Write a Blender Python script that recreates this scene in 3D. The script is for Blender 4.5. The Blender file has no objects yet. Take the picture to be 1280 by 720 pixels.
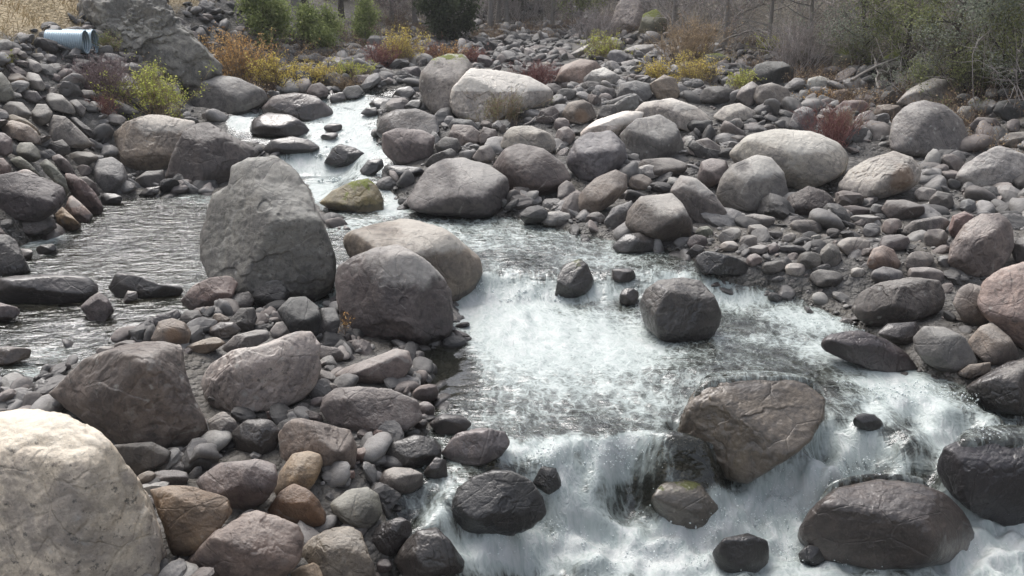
import bpy, math, random
import numpy as np
C = bpy.context.scene.collection
R = math.radians
rng = np.random.default_rng(7)
random.seed(7)
# ------------------------------------------------------------------ camera numbers
CH, PITCH, FPX = 5.5, R(20), 1004.0
F = np.array([0, math.cos(PITCH), -math.sin(PITCH)])
U = np.array([0, math.sin(PITCH), math.cos(PITCH)])
RT = np.array([1.0, 0, 0])
CAM = np.array([0, 0, CH])
def ray(px, py):
    d = F + RT*(px-640)/FPX + U*(360-py)/FPX
    return d/np.linalg.norm(d)
def to_px(P):
    P = np.asarray(P, float) - CAM
    dep = P @ F
    dep = np.where(np.abs(dep) < .1, .1, dep)
    return 640+FPX*P[..., 0]/dep, 360-FPX*(P @ U)/dep, dep

# ------------------------------------------------------------------ noise
_pt = np.random.default_rng(3).permutation(512).astype(np.int64)
_pt = np.concatenate([_pt, _pt, _pt])
_g = np.random.default_rng(4).normal(size=(512, 3)); _g /= np.linalg.norm(_g, axis=1)[:, None]
def perlin(P):
    P = np.asarray(P, float)
    i = np.floor(P).astype(np.int64); f = P-i
    i &= 511
    u = f*f*f*(f*(f*6-15)+10)
    out = 0
    for dx in (0, 1):
        wx = u[:, 0] if dx else 1-u[:, 0]
        for dy in (0, 1):
            wy = u[:, 1] if dy else 1-u[:, 1]
            for dz in (0, 1):
                wz = u[:, 2] if dz else 1-u[:, 2]
                h = _pt[(_pt[(_pt[(i[:, 0]+dx) & 511]+i[:, 1]+dy) & 511]+i[:, 2]+dz) & 511]
                g = _g[h]
                out = out + wx*wy*wz*(g[:, 0]*(f[:, 0]-dx)+g[:, 1]*(f[:, 1]-dy)+g[:, 2]*(f[:, 2]-dz))
    return out*1.5
def fbm(P, oct=4, gain=.5, lac=2.03):
    a, s, o = 1., 0, 0
    P = np.asarray(P, float)
    for k in range(oct):
        o = o+a*perlin(P+17.3*k); P = P*lac; a *= gain
    return o
def P2(x, y, s=1., z=0.): return np.stack([np.ravel(x)*s, np.ravel(y)*s, np.full(np.size(x), z)], 1)
def sm(a, b, x):
    t = np.clip((x-a)/(b-a), 0, 1); return t*t*(3-2*t)

# ------------------------------------------------------------------ terrain functions (world metres)
TY = [0, 9, 14.2, 14.85, 19.8, 21.0, 27, 33, 40, 50, 70, 140]
TZ = [-.05, 0, .02, .43, .49, .86, 1.2, 1.62, 2.05, 2.5, 3.4, 6.0]
def y_lip(x): return np.where(x < 0, 8.8, 8.8+.33*x) + .30*np.sin(x*1.7+.6) + .16*np.sin(x*4.3+1.) + .08*np.sin(x*9.1)
def zwater(x, y):
    x = np.asarray(x, float); y = np.asarray(y, float)
    z = np.interp(y, TY, TZ)
    wd = np.interp(x, [-2, 0, .6, 1.6, 2.4, 3.4, 4.4, 7], [2.8, 1.9, 1.1, .6, .8, 1.5, 2.6, 3.0])
    t = (y_lip(x)-y)/wd
    t = np.clip(t+.075*np.sin(x*3.1+y*5.3)+.05*np.sin(x*7.3-y*9.1+1.3), 0, 1)
    z = z + .17*np.sin((y+.35*x)*2.3)*sm(21.5, 23.5, y)*sm(40, 36, y)
    z = z - 1.02*t*t*(3-2*t)*sm(-3.4, -1.2, x)
    # quiet side pool on the left
    m = sm(-4.0, -5.4, x)*sm(8.5, 10.5, y)*sm(25.5, 23.2, y)
    z = z*(1-m)+.28*m
    return z
XLY, XLX = [-20, 6, 10, 20, 30, 36, 44, 50, 60, 80], [-9, -9, -10.2, -11.0, -11.8, -11.6, -9, -8, -7, -6]
XRY, XRX = [-20, 8, 15, 22, 30, 36, 44, 52, 60, 80], [11, 11.5, 13.5, 15.6, 14.5, 13.0, 9.2, 6.5, 5.5, 6]
CH_PX = [(446,116),(400,128),(385,146),(300,136),(283,150),(290,172),(330,182),(352,205),(388,232),(400,262),(430,290),
 (250,240),(120,252),(85,292),(30,300),(-60,330),(-60,500),(50,470),(170,420),(260,398),(420,380),(560,384),(566,420),(500,432),(520,462),
 (536,500),(540,540),(470,600),(480,660),(520,760),(1400,760),(1400,520),(1200,480),(1150,462),(1060,402),(1000,372),(900,348),(860,318),(800,308),(716,290),
 (640,272),(515,262),(480,232),(500,205),(470,180),(470,150),(500,135),(520,112)]
def hitf(fn, px, py, t0=3., t1=150.):
    r = ray(px, py)
    t = t0*(t1/t0)**np.linspace(0, 1, 320)
    p = CAM+r*t[:, None]
    d = p[:, 2]-fn(p[:, 0], p[:, 1])
    k = np.argmax(d < 0)
    if d[k] >= 0: k = len(t)-1
    if k == 0: return p[0]
    a, b = t[k-1], t[k]
    for _ in range(11):
        m = (a+b)/2; q = CAM+r*m
        if q[2]-float(fn(np.array([q[0]]), np.array([q[1]]))[0]) < 0: b = m
        else: a = m
    return CAM+r*b
CH_W = np.array([hitf(zwater, *p)[:2] for p in CH_PX])
def poly_sd(x, y, V):
    """signed distance, positive inside"""
    x = np.ravel(x); y = np.ravel(y)
    d = np.full(x.shape, 1e9); ins = np.zeros(x.shape, bool)
    n = len(V)
    for i in range(n):
        a, b = V[i], V[(i+1) % n]
        e = b-a; L = e@e+1e-12
        t = np.clip(((x-a[0])*e[0]+(y-a[1])*e[1])/L, 0, 1)
        d = np.minimum(d, (x-a[0]-t*e[0])**2+(y-a[1]-t*e[1])**2)
        c = (a[1] > y) != (b[1] > y)
        with np.errstate(divide='ignore', invalid='ignore'):
            xi = a[0]+(y-a[1])*e[0]/np.where(abs(e[1]) < 1e-9, 1e-9, e[1])
        ins ^= c & (x < xi)
    return np.where(ins, 1, -1)*np.sqrt(d)
def ground(x, y):
    shp = np.shape(x); x = np.ravel(np.asarray(x, float)); y = np.ravel(np.asarray(y, float))
    zw = zwater(x, y)
    sd = poly_sd(x, y, CH_W)
    inside = sm(-.25, .55, sd)
    bed = zw + .10+.16*sm(0, 1.6, -sd) + .10*perlin(P2(x, y, .35)) 
    bed = bed*(1-inside)+(zw-.36+.10*perlin(P2(x, y, .9)))*inside
    L = np.interp(y, XLY, XLX)-x
    Rr = x-np.interp(y, XRY, XRX)
    wob = .5*perlin(P2(x, y, .22, 5.))
    L = L+wob; Rr = Rr+wob
    zb = .74*np.clip(L, 0, 4.0)+.5*np.clip(L-4.0, 0, 100)
    zb = zb*sm(62, 40, y)+ .35*np.clip(L, 0, 100)*(1-sm(62, 40, y))
    zr = .38*np.clip(Rr, 0, 3)+.62*np.clip(Rr-3, 0, 100)
    back = .4*np.clip(y-64-.25*np.abs(x+2), 0, 26)
    z = bed+np.minimum(zb, 16)+np.minimum(zr, 16)+back + .25*perlin(P2(x, y, .3, 9.))*sm(1, 4, np.maximum(L, Rr))
    return z.reshape(shp)
def surf(x, y): return np.maximum(ground(x, y), zwater(x, y))
def at(px, py): return hitf(surf, px, py)

# ------------------------------------------------------------------ mesh helpers
def mesh_np(name, V, faces, mats=None, smooth=True, attrs=None, face_mat=None):
    """faces: (n,3) or (n,4) array"""
    me = bpy.data.meshes.new(name)
    V = np.asarray(V, np.float32); faces = np.asarray(faces, np.int32)
    n, k = faces.shape
    me.vertices.add(len(V)); me.vertices.foreach_set('co', V.ravel())
    me.loops.add(n*k); me.loops.foreach_set('vertex_index', faces.ravel())
    me.polygons.add(n); me.polygons.foreach_set('loop_start', np.arange(n, dtype=np.int32)*k)
    me.polygons.foreach_set('loop_total', np.full(n, k, np.int32))
    me.polygons.foreach_set('use_smooth', np.full(n, smooth, bool))
    if attrs:
        for an, av in attrs.items():
            a = me.attributes.new(an, 'FLOAT', 'POINT'); a.data.foreach_set('value', np.asarray(av, np.float32))
    if mats:
        for m in (mats if isinstance(mats, (list, tuple)) else [mats]): me.materials.append(m)
    if face_mat is not None: me.polygons.foreach_set('material_index', np.asarray(face_mat, np.int32))
    me.update(calc_edges=True); me.validate()
    return me
def link(name, me, parent=None, loc=(0, 0, 0), **kw):
    o = bpy.data.objects.new(name, me); C.objects.link(o)
    o.location = loc
    if parent: o.parent = parent
    for k, v in kw.items(): o[k] = v
    return o
def grid_faces(nx, ny):
    i = np.arange(nx*ny).reshape(ny, nx)
    return np.stack([i[:-1, :-1], i[:-1, 1:], i[1:, 1:], i[1:, :-1]], -1).reshape(-1, 4)

# icospheres
_ICO = {}
def ico(n):
    if n in _ICO: return _ICO[n]
    t = (1+5**.5)/2
    v = np.array([(-1,t,0),(1,t,0),(-1,-t,0),(1,-t,0),(0,-1,t),(0,1,t),(0,-1,-t),(0,1,-t),(t,0,-1),(t,0,1),(-t,0,-1),(-t,0,1)], float)
    f = np.array([(0,11,5),(0,5,1),(0,1,7),(0,7,10),(0,10,11),(1,5,9),(5,11,4),(11,10,2),(10,7,6),(7,1,8),(3,9,4),(3,4,2),(3,2,6),(3,6,8),(3,8,9),(4,9,5),(2,4,11),(6,2,10),(8,6,7),(9,8,1)])
    v /= np.linalg.norm(v, axis=1)[:, None]
    for _ in range(n):
        e = np.sort(np.concatenate([f[:, [0, 1]], f[:, [1, 2]], f[:, [2, 0]]]), 1)
        ue, inv = np.unique(e, axis=0, return_inverse=True); inv = inv.ravel()
        m = v[ue[:, 0]]+v[ue[:, 1]]; m /= np.linalg.norm(m, axis=1)[:, None]
        nf = len(f); a, b, c = inv[:nf]+len(v), inv[nf:2*nf]+len(v), inv[2*nf:]+len(v)
        v = np.concatenate([v, m])
        f = np.concatenate([np.stack([f[:, 0], a, c], 1), np.stack([f[:, 1], b, a], 1), np.stack([f[:, 2], c, b], 1), np.stack([a, b, c], 1)])
    _ICO[n] = (v, f)
    return _ICO[n]

# ------------------------------------------------------------------ rocks
def rock_noise(P, seed, size, amp=1., sharp=7):
    Q = P/size
    k = seed*3.77
    n = (.030 if sharp < 9 else .014)*fbm(Q*1.2+k, 2)
    r = 1-np.abs(fbm(Q*np.array([1.6, 1.6, 2.6])+k+50, 4, .55))*2.2
    n = n-.008*np.clip(r, 0, 1)**3*(1.5 if sharp > 7 else .5)
    n = n+.007*fbm(Q*5.5+k+9, 4, .6)
    n = n+.0035*fbm(Q*19+k+5, 3, .6)
    # pits / broken edges
    c = fbm(Q*2.7+k+77, 3, .5)
    n = n-.012*sm(.24, .30, c)*(1 if sharp > 7 else .25)
    return n*size*amp
def star_rock(dirs, Rfun, D, Db, planes, p, seed):
    a, b, c = dirs.T
    th = np.arctan2(b, a)
    rho = np.sqrt(a*a+b*b)
    g = (rho/Rfun(th))**p + (np.abs(c)/np.where(c > 0, D*(1.12 if p < 18 else 1.45), Db))**p
    for n, h in planes:
        g = g+(np.clip(dirs@n, 0, None)/h)**p
    return g**(-1/p)

COL = dict(cream=(.47,.445,.395), mauve=(.165,.148,.146), mauvedark=(.092,.082,.082), grey=(.19,.184,.178), tanrock=(.21,.185,.16), palegrey=(.27,.265,.255),
 taupe=(.175,.155,.138), taupedark=(.115,.105,.10), tan=(.26,.21,.155), rust=(.165,.115,.085), greygreen=(.165,.17,.15), pinkbrown=(.20,.155,.14), greydark=(.085,.082,.08), black=(.045,.045,.046),
 rusttan=(.20,.155,.12), redbrown=(.15,.12,.115), bluegrey=(.155,.157,.162), pink=(.25,.205,.19), pinkgrey=(.20,.18,.17), tanside=(.21,.19,.165), tanmoss=(.20,.18,.12),
 white=(.42,.415,.395), olivewet=(.24,.225,.195), brownwet=(.15,.137,.13), purplewet=(.055,.052,.062), mossy=(.11,.11,.085), mossdark=(.05,.05,.035))
COL = {k: tuple(c*t*(.86 if sum(v) < .75 else 1.0) for c, t in zip(v, (1.03, .99, .965))) for k, v in COL.items()}
DEEP = ('large pale cream boulder cropped', 'slanted grey brown boulder with dark', 'long boulder with sunlit pink tan', 'pale grey angular boulder with a small pit', 'flat topped mauve block',
 'blocky greige boulder', 'pale wet flat slab', 'orange tan wedge boulder', 'large flat boulder with tan shaded', 'huge boulder with flat white', 'wide pale boulder behind', 'smooth domed boulder with light',
 'long pale boulder with smooth whaleback', 'cracked grey boulder with tan hollow', 'black wet block at', 'pinkish granite boulder resting', 'rounded dark boulder with smooth pale', 'large dark layered boulder',
 'wide flat mauve slab', 'broad olive boulder', 'tall upright grey boulder standing', 'squarish brown boulder standing', 'big dark faceted boulder')
ROCK_REG = []     # px centre, py centre, w, h, base point, size, label, world centre
def build_rock(idx, label, col, p, ridge, flags, poly, zs=1., dk=1.):
    poly = np.array(poly, float)
    # centroid by area
    x, y = poly[:, 0], poly[:, 1]
    x2, y2 = np.roll(x, -1), np.roll(y, -1)
    cr = x*y2-x2*y; A = cr.sum()/2
    cx = ((x+x2)*cr).sum()/(6*A); cy = ((y+y2)*cr).sum()/(6*A)
    w = x.max()-x.min(); h = y.max()-y.min()
    # polar radius of outline
    th = np.linspace(-math.pi, math.pi, 361)
    rr = np.zeros_like(th)
    q = poly-np.array([cx, cy]); q[:, 1] *= -1
    q2 = np.roll(q, -1, 0)
    for i, t in enumerate(th):
        d = np.array([math.cos(t), math.sin(t)])
        e = q2-q
        den = d[0]*(-e[:, 1])+d[1]*e[:, 0]
        den = np.where(np.abs(den) < 1e-9, 1e-9, den)
        s = (q[:, 0]*(-e[:, 1])+q[:, 1]*e[:, 0])/den
        u = (d[0]*q[:, 1]-d[1]*q[:, 0])/den
        ok = (s > 0) & (u >= -1e-6) & (u <= 1+1e-6)
        rr[i] = s[ok].max() if ok.any() else min(w, h)*.4
    kk = np.hanning(13 if p < 7 else 7 if p < 9 else 5); kk /= kk.sum(); m = len(kk)//2
    rr = np.convolve(np.concatenate([rr[-m-1:-1], rr, rr[1:m+1]]), kk, 'valid')
    Rf = lambda t: np.interp(t, th, rr)
    # base point on the ground
    top = max(y.min(), -60); bot = min(y.max(), 735)
    # bottom outline centre x
    by = bot-.10*h if y.max() < 735 else bot
    bx = cx
    bp = at(bx, min(by, 745))
    Z = (bp-CAM)@F*zs
    s = Z/FPX                     # metres per pixel at the rock
    dirc = ray(cx, cy)
    dep = math.asin(-dirc[2])
    size_px = math.sqrt(w*h)
    D = (.52 if p < 9 else .68)*size_px; D = min(D, .8*h+8) if w < 2.2*h else .6*h+.12*w
    if label.startswith(DEEP): D = .82*size_px if w < 2.2*h else .62*size_px
    Db = .5*size_px; D *= dk
    ytop, ybot = cy-y.min(), -(y.max()-cy)
    # ridge: fraction of height of the lower face
    r_y = ybot+(ytop-ybot)*(1-ridge) if ridge > .05 else ytop*.2
    r_y = max(min(r_y, ytop*.75), ybot*.75)
    tilt = random.uniform(-.22, .22)
    planes = []
    cb = max(0, D-(r_y-ybot)*(math.tan(dep)+.30)); ct = 0
    def plane(p1, p2, tl, slack=1.0):
        # plane through two points in the (b,c) plane, tilted in a
        n = np.array([tl, -(p2[1]-p1[1]), (p2[0]-p1[0])], float)
        if n[2] < 0: n[1:] *= -1
        nn = n/np.linalg.norm(n)
        return nn, max(1e-3, (nn[1]*p1[0]+nn[2]*p1[1])*slack)
    planes.append(plane((ytop, ct), (r_y, D), tilt*.3, 1.0))
    planes.append(plane((ybot, cb), (r_y, D), tilt*.6, 1.0))
    sil = np.stack([np.cos(th)*rr, np.sin(th)*rr, th*0], 1)
    def safe(n, h, k=.985 if p < 8 else .95): return max(h, float((sil@n).max())*k)
    planes = [(n, safe(n, h, .97)) for n, h in planes]
    rs = np.random.default_rng(idx*13+5)
    if p >= 9:
        a0 = rs.uniform(0, 6.28)
        for k in range(7):
            an = a0+k*2*math.pi/7+rs.uniform(-.4, .4); nc = rs.uniform(.55, .93); q_ = math.sqrt(1-nc*nc)
            n = np.array([math.cos(an)*q_, math.sin(an)*q_, nc])
            planes.append((n, safe(n, D*nc*rs.uniform(.62, 1.0))))
    nf = 8 if p < 7 else 14 if p < 9 else 12
    for _ in range(nf):
        n = rs.normal(size=3); n[2] = abs(n[2])*1.0+.45; n /= np.linalg.norm(n)
        rad = star_rock(n[None], Rf, D, Db, planes, max(p, 6), idx)[0]
        planes.append((n, safe(n, rad*rs.uniform(.70 if p > 7 else .8, .95))))
    for _ in range(4):
        n = rs.normal(size=3); n[2] = -abs(n[2])-.3; n /= np.linalg.norm(n)
        rad = star_rock(n[None], Rf, D, Db, planes, max(p, 6), idx)[0]
        planes.append((n, safe(n, rad*rs.uniform(.85, .98))))
    lod = 6 if size_px > 85 else 5 if size_px > 34 else 4 if size_px > 17 else 3
    v, f = ico(lod)
    # rotate the sphere so that poles do not line up
    r = star_rock(v, Rf, D, Db, planes, p*2.1, idx)
    P = v*r[:, None]
    nz = rock_noise(P, idx, size_px*.9, 1.0, p)
    P = P+v*nz[:, None]
    # to world
    W = (P[:, :1]*RT+P[:, 1:2]*U-P[:, 2:3]*dirc)*s
    centre = CAM+dirc*(Z/(dirc@F))
    # small stretch downwards so that the rock is bedded
    W = W+centre
    base = np.array([centre[0], centre[1], W[:, 2].min()])
    return W, f, base, centre, s, (cx, cy, w, h), size_px

def ellipse(cx, cy, w, h, rot, seed):
    rs = np.random.default_rng(seed)
    pts = []
    n = 10
    for i in range(n):
        t = 2*math.pi*(i+rs.uniform(-.25, .25))/n
        k = rs.uniform(.88, 1.06)
        a, b = math.cos(t), math.sin(t)
        a = math.copysign(abs(a)**.85, a); b = math.copysign(abs(b)**.85, b)
        X, Y = a*w/2*k, b*h/2*k
        c, s_ = math.cos(R(rot)), math.sin(R(rot))
        pts.append((cx+X*c-Y*s_, cy+X*s_+Y*c))
    return pts
# ------------------------------------------------------------------ materials
def new_mat(name):
    m = bpy.data.materials.new(name); m.use_nodes = True
    nt = m.node_tree; nt.nodes.clear()
    return m, nt
class NT:
    def __init__(s, nt): s.nt = nt
    def n(s, t, **kw):
        nd = s.nt.nodes.new(t)
        for k, v in kw.items():
            if k.startswith('i_'): continue
            setattr(nd, k, v)
        return nd
    def l(s, a, b): s.nt.links.new(a, b)
    def val(s, sock, v):
        if hasattr(v, 'links') or isinstance(v, bpy.types.NodeSocket): s.l(v, sock)
        else: sock.default_value = v
    def math(s, op, a, b=0., c=None, clamp=False):
        n = s.n('ShaderNodeMath', operation=op, use_clamp=clamp)
        s.val(n.inputs[0], a); s.val(n.inputs[1], b)
        if c is not None: s.val(n.inputs[2], c)
        return n.outputs[0]
    def mix(s, f, a, b, bt='MIX'):
        n = s.n('ShaderNodeMix', data_type='RGBA', blend_type=bt)
        s.val(n.inputs[0], f)
        for i, v in ((6, a), (7, b)):
            if isinstance(v, tuple): v = (*v[:3], 1)
            s.val(n.inputs[i], v)
        return n.outputs[2]
    def noise(s, vec, scale, detail=4, rough=.55, dist=0., dim='3D'):
        n = s.n('ShaderNodeTexNoise', noise_dimensions=dim)
        if vec is not None: s.l(vec, n.inputs['Vector'])
        s.val(n.inputs['Scale'], scale); n.inputs['Detail'].default_value = detail
        n.inputs['Roughness'].default_value = rough; n.inputs['Distortion'].default_value = dist
        return n.outputs['Fac']
    def vor(s, vec, scale, feature='F1', out='Distance'):
        n = s.n('ShaderNodeTexVoronoi', feature=feature)
        if vec is not None: s.l(vec, n.inputs['Vector'])
        n.inputs['Scale'].default_value = scale
        return n.outputs[out]
    def ramp(s, f, a, b, lo=0., hi=1.):
        n = s.n('ShaderNodeMapRange', interpolation_type='SMOOTHSTEP')
        s.val(n.inputs[0], f); n.inputs[1].default_value = a; n.inputs[2].default_value = b
        n.inputs[3].default_value = lo; n.inputs[4].default_value = hi
        return n.outputs[0]
    def attr(s, name, out='Fac'):
        n = s.n('ShaderNodeAttribute', attribute_name=name); return n.outputs[out]
    def mapping(s, vec, scale=(1, 1, 1), rot=(0, 0, 0), loc=(0, 0, 0)):
        n = s.n('ShaderNodeMapping'); s.l(vec, n.inputs[0])
        n.inputs['Scale'].default_value = scale; n.inputs['Rotation'].default_value = rot
        if isinstance(loc, tuple): n.inputs['Location'].default_value = loc
        else: s.l(loc, n.inputs['Location'])
        return n.outputs[0]

def rock_material():
    m, nt = new_mat('rock'); k = NT(nt)
    geo = k.n('ShaderNodeNewGeometry'); oi = k.n('ShaderNodeObjectInfo')
    tc = k.n('ShaderNodeTexCoord')
    pos = geo.outputs['Position']
    rnd = k.math('MULTIPLY', oi.outputs['Random'], 37.)
    comb = k.n('ShaderNodeCombineXYZ'); k.l(rnd, comb.inputs[0]); k.l(rnd, comb.inputs[1])
    add = k.n('ShaderNodeVectorMath', operation='ADD'); k.l(pos, add.inputs[0]); k.l(comb.outputs[0], add.inputs[1])
    v = add.outputs[0]
    # per-rock rotated vector for bedding bands
    rot = k.n('ShaderNodeVectorRotate', rotation_type='EULER_XYZ'); k.l(v, rot.inputs['Vector'])
    er = k.n('ShaderNodeCombineXYZ'); k.l(rnd, er.inputs[0]); k.l(k.math('MULTIPLY', rnd, .31), er.inputs[1]); k.l(er.outputs[0], rot.inputs['Rotation'])
    bv = k.mapping(rot.outputs[0], (1, 1, 5))
    base = oi.outputs['Color']
    n1 = k.noise(v, 1.3, 5, .6); n2 = k.noise(v, 7, 6, .65); n3 = k.noise(v, 42, 5, .7); nb = k.noise(bv, 1.6, 5, .6, .6)
    hs = k.n('ShaderNodeHueSaturation'); hs.inputs['Saturation'].default_value = 1.35; k.l(base, hs.inputs['Color'])
    c = k.mix(k.ramp(n1, .35, .68), k.mix(1., base, (.62, .60, .60), 'MULTIPLY'), k.mix(1., hs.outputs[0], (1.32, 1.29, 1.24), 'MULTIPLY'))
    c = k.mix(k.ramp(nb, .40, .66, 0, .55), c, k.mix(1., base, (1.35, 1.28, 1.18), 'MULTIPLY'))
    c = k.mix(k.ramp(n2, .46, .66, 0, .75), c, k.mix(1., base, (.5, .48, .48), 'MULTIPLY'))
    # mineral speckle
    c = k.mix(k.ramp(n3, .54, .70, 0, .55), c, k.mix(1., c, (1.7, 1.68, 1.62), 'MULTIPLY'))
    c = k.mix(k.ramp(n3, .46, .32, 0, .6), c, k.mix(1., c, (.45, .45, .46), 'MULTIPLY'))
    # lichen blotches (flag in attribute 'lichen')
    lv = k.vor(v, 5.5); ln = k.noise(v, 3.2, 5, .7)
    lich = k.math('MULTIPLY', k.math('MULTIPLY', k.ramp(k.math('ADD', lv, k.math('MULTIPLY', n2, .5)), .55, .35), k.ramp(ln, .48, .60)), k.attr('lichen'))
    c = k.mix(k.math('MULTIPLY', lich, .7), c, (.33, .325, .30))
    lich2 = k.math('MULTIPLY', k.ramp(k.noise(v, 11, 5, .7), .58, .66), k.attr('lichen'))
    c = k.mix(k.math('MULTIPLY', lich2, .75), c, (.055, .055, .05))
    # bleached / pink patch, with top light painted into the pale crowns
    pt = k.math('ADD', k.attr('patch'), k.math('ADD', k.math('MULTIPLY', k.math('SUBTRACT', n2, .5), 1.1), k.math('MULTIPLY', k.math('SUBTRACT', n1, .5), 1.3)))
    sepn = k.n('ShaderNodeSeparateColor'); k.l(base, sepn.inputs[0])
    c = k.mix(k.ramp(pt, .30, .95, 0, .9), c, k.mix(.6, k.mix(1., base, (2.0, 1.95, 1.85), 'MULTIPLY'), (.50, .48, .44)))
    rs_ = k.math('ADD', k.attr('rust'), k.math('MULTIPLY', k.math('SUBTRACT', n2, .5), .9))
    c = k.mix(k.ramp(rs_, .30, 1.0, 0, .7), c, (.20, .125, .075))
    # veins
    ve = k.vor(k.mapping(rot.outputs[0], (1, 1, .35)), .8, 'DISTANCE_TO_EDGE')
    vein = k.math('MULTIPLY', k.ramp(k.math('ADD', ve, k.math('MULTIPLY', k.math('SUBTRACT', n2, .5), .10)), .012, .0), k.ramp(n1, .5, .6))
    c = k.mix(k.math('MULTIPLY', vein, .5), c, (.30, .29, .27))
    # upward faces paled: bleached stone plus top light painted into the colour
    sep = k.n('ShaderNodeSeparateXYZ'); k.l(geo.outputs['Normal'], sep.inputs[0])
    lit_top = k.math('MULTIPLY', k.ramp(sep.outputs[2], .45, .95), k.ramp(n1, .3, .62))
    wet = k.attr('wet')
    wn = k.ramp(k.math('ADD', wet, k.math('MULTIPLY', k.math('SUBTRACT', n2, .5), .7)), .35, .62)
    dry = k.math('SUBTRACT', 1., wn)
    c = k.mix(k.math('MULTIPLY', k.math('MULTIPLY', lit_top, dry), .72), c, k.mix(.5, k.mix(1., base, (1.9, 1.88, 1.8), 'MULTIPLY'), (.30, .295, .275)))
    # moss
    mn = k.noise(v, 4.5, 6, .7)
    moss = k.ramp(k.math('ADD', k.math('ADD', k.attr('moss'), k.math('MULTIPLY', sep.outputs[2], .25)), k.math('MULTIPLY', k.math('SUBTRACT', mn, .5), 1.6)), .62, .78)
    mossc = k.mix(k.noise(v, 23, 4, .7), (.05, .058, .016), (.20, .22, .045))
    c = k.mix(moss, c, mossc)
    c = k.mix(wn, c, k.mix(1., c, (.44, .42, .42), 'MULTIPLY'))
    b = k.n('ShaderNodeBsdfPrincipled')
    k.l(c, b.inputs['Base Color'])
    rough = k.math('ADD', k.math('MULTIPLY', wn, -.34), .72)
    rough = k.math('ADD', rough, k.math('MULTIPLY', k.math('SUBTRACT', n3, .5), .3))
    k.l(k.math('MAXIMUM', rough, k.math('MULTIPLY', moss, .9)), b.inputs['Roughness'])
    k.l(k.math('MULTIPLY', wn, .45), b.inputs['Coat Weight']); b.inputs['Coat Roughness'].default_value = .16
    b.inputs['Specular IOR Level'].default_value = .55
    # bump
    h = k.math('ADD', k.math('MULTIPLY', n2, .30), k.math('MULTIPLY', n3, k.math('ADD', .10, k.math('MULTIPLY', oi.outputs['Random'], .25))))
    h = k.math('ADD', h, k.math('MULTIPLY', k.noise(v, 110, 3, .6), .06))
    h = k.math('ADD', h, k.math('MULTIPLY', k.noise(bv, 3.2, 6, .6, .3), k.math('SUBTRACT', .38, k.math('MULTIPLY', oi.outputs['Random'], .34))))
    cr = k.vor(k.mapping(rot.outputs[0], (1, .6, 1.8)), 1.7, 'DISTANCE_TO_EDGE')
    crk = k.math('MULTIPLY', k.ramp(k.math('ADD', cr, k.math('MULTIPLY', k.math('SUBTRACT', n2, .5), .12)), .0, .035), k.ramp(n1, .62, .45))
    h = k.math('ADD', h, k.math('MULTIPLY', crk, .22))
    bm = k.n('ShaderNodeBump'); bm.inputs['Strength'].default_value = .8; bm.inputs['Distance'].default_value = .055
    k.l(h, bm.inputs['Height']); k.l(bm.outputs[0], b.inputs['Normal'])
    o = k.n('ShaderNodeOutputMaterial'); k.l(b.outputs[0], o.inputs[0])
    return m

def ground_material():
    m, nt = new_mat('gravel_ground'); k = NT(nt)
    geo = k.n('ShaderNodeNewGeometry'); pos = geo.outputs['Position']
    v1 = k.n('ShaderNodeTexVoronoi'); k.l(pos, v1.inputs['Vector']); v1.inputs['Scale'].default_value = 7
    v2 = k.n('ShaderNodeTexVoronoi'); k.l(pos, v2.inputs['Vector']); v2.inputs['Scale'].default_value = 19
    n1 = k.noise(pos, .8, 5); n2 = k.noise(pos, 9, 5)
    s1 = k.n('ShaderNodeSeparateColor'); k.l(v1.outputs['Color'], s1.inputs[0])
    s2 = k.n('ShaderNodeSeparateColor'); k.l(v2.outputs['Color'], s2.inputs[0])
    c = k.mix(s1.outputs[0], (.045, .042, .04), (.13, .124, .118))
    c = k.mix(k.math('MULTIPLY', s2.outputs[1], .6), c, (.10, .095, .085))
    c = k.mix(k.ramp(n1, .4, .65, 0, .4), c, (.09, .075, .055))
    # soil and leaf litter on the banks, dry grass on the left slope
    soil = k.attr('soil')
    lit = k.mix(k.ramp(n2, .4, .6), (.030, .025, .018), (.085, .068, .045))
    c = k.mix(soil, c, lit)
    gr = k.attr('dry')
    c = k.mix(gr, c, k.mix(n2, (.20, .15, .085), (.36, .29, .17)))
    wet = k.attr('wet')
    c = k.mix(wet, c, k.mix(1., c, (.5, .48, .42), 'MULTIPLY'))
    b = k.n('ShaderNodeBsdfPrincipled'); k.l(c, b.inputs['Base Color'])
    k.l(k.math('SUBTRACT', .8, k.math('MULTIPLY', wet, .45)), b.inputs['Roughness'])
    h = k.math('ADD', k.math('MULTIPLY', v1.outputs['Distance'], -1.), k.math('MULTIPLY', v2.outputs['Distance'], -.4))
    bm = k.n('ShaderNodeBump'); bm.inputs['Strength'].default_value = .8; bm.inputs['Distance'].default_value = .1
    k.l(h, bm.inputs['Height']); k.l(bm.outputs[0], b.inputs['Normal'])
    o = k.n('ShaderNodeOutputMaterial'); k.l(b.outputs[0], o.inputs[0])
    return m

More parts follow.
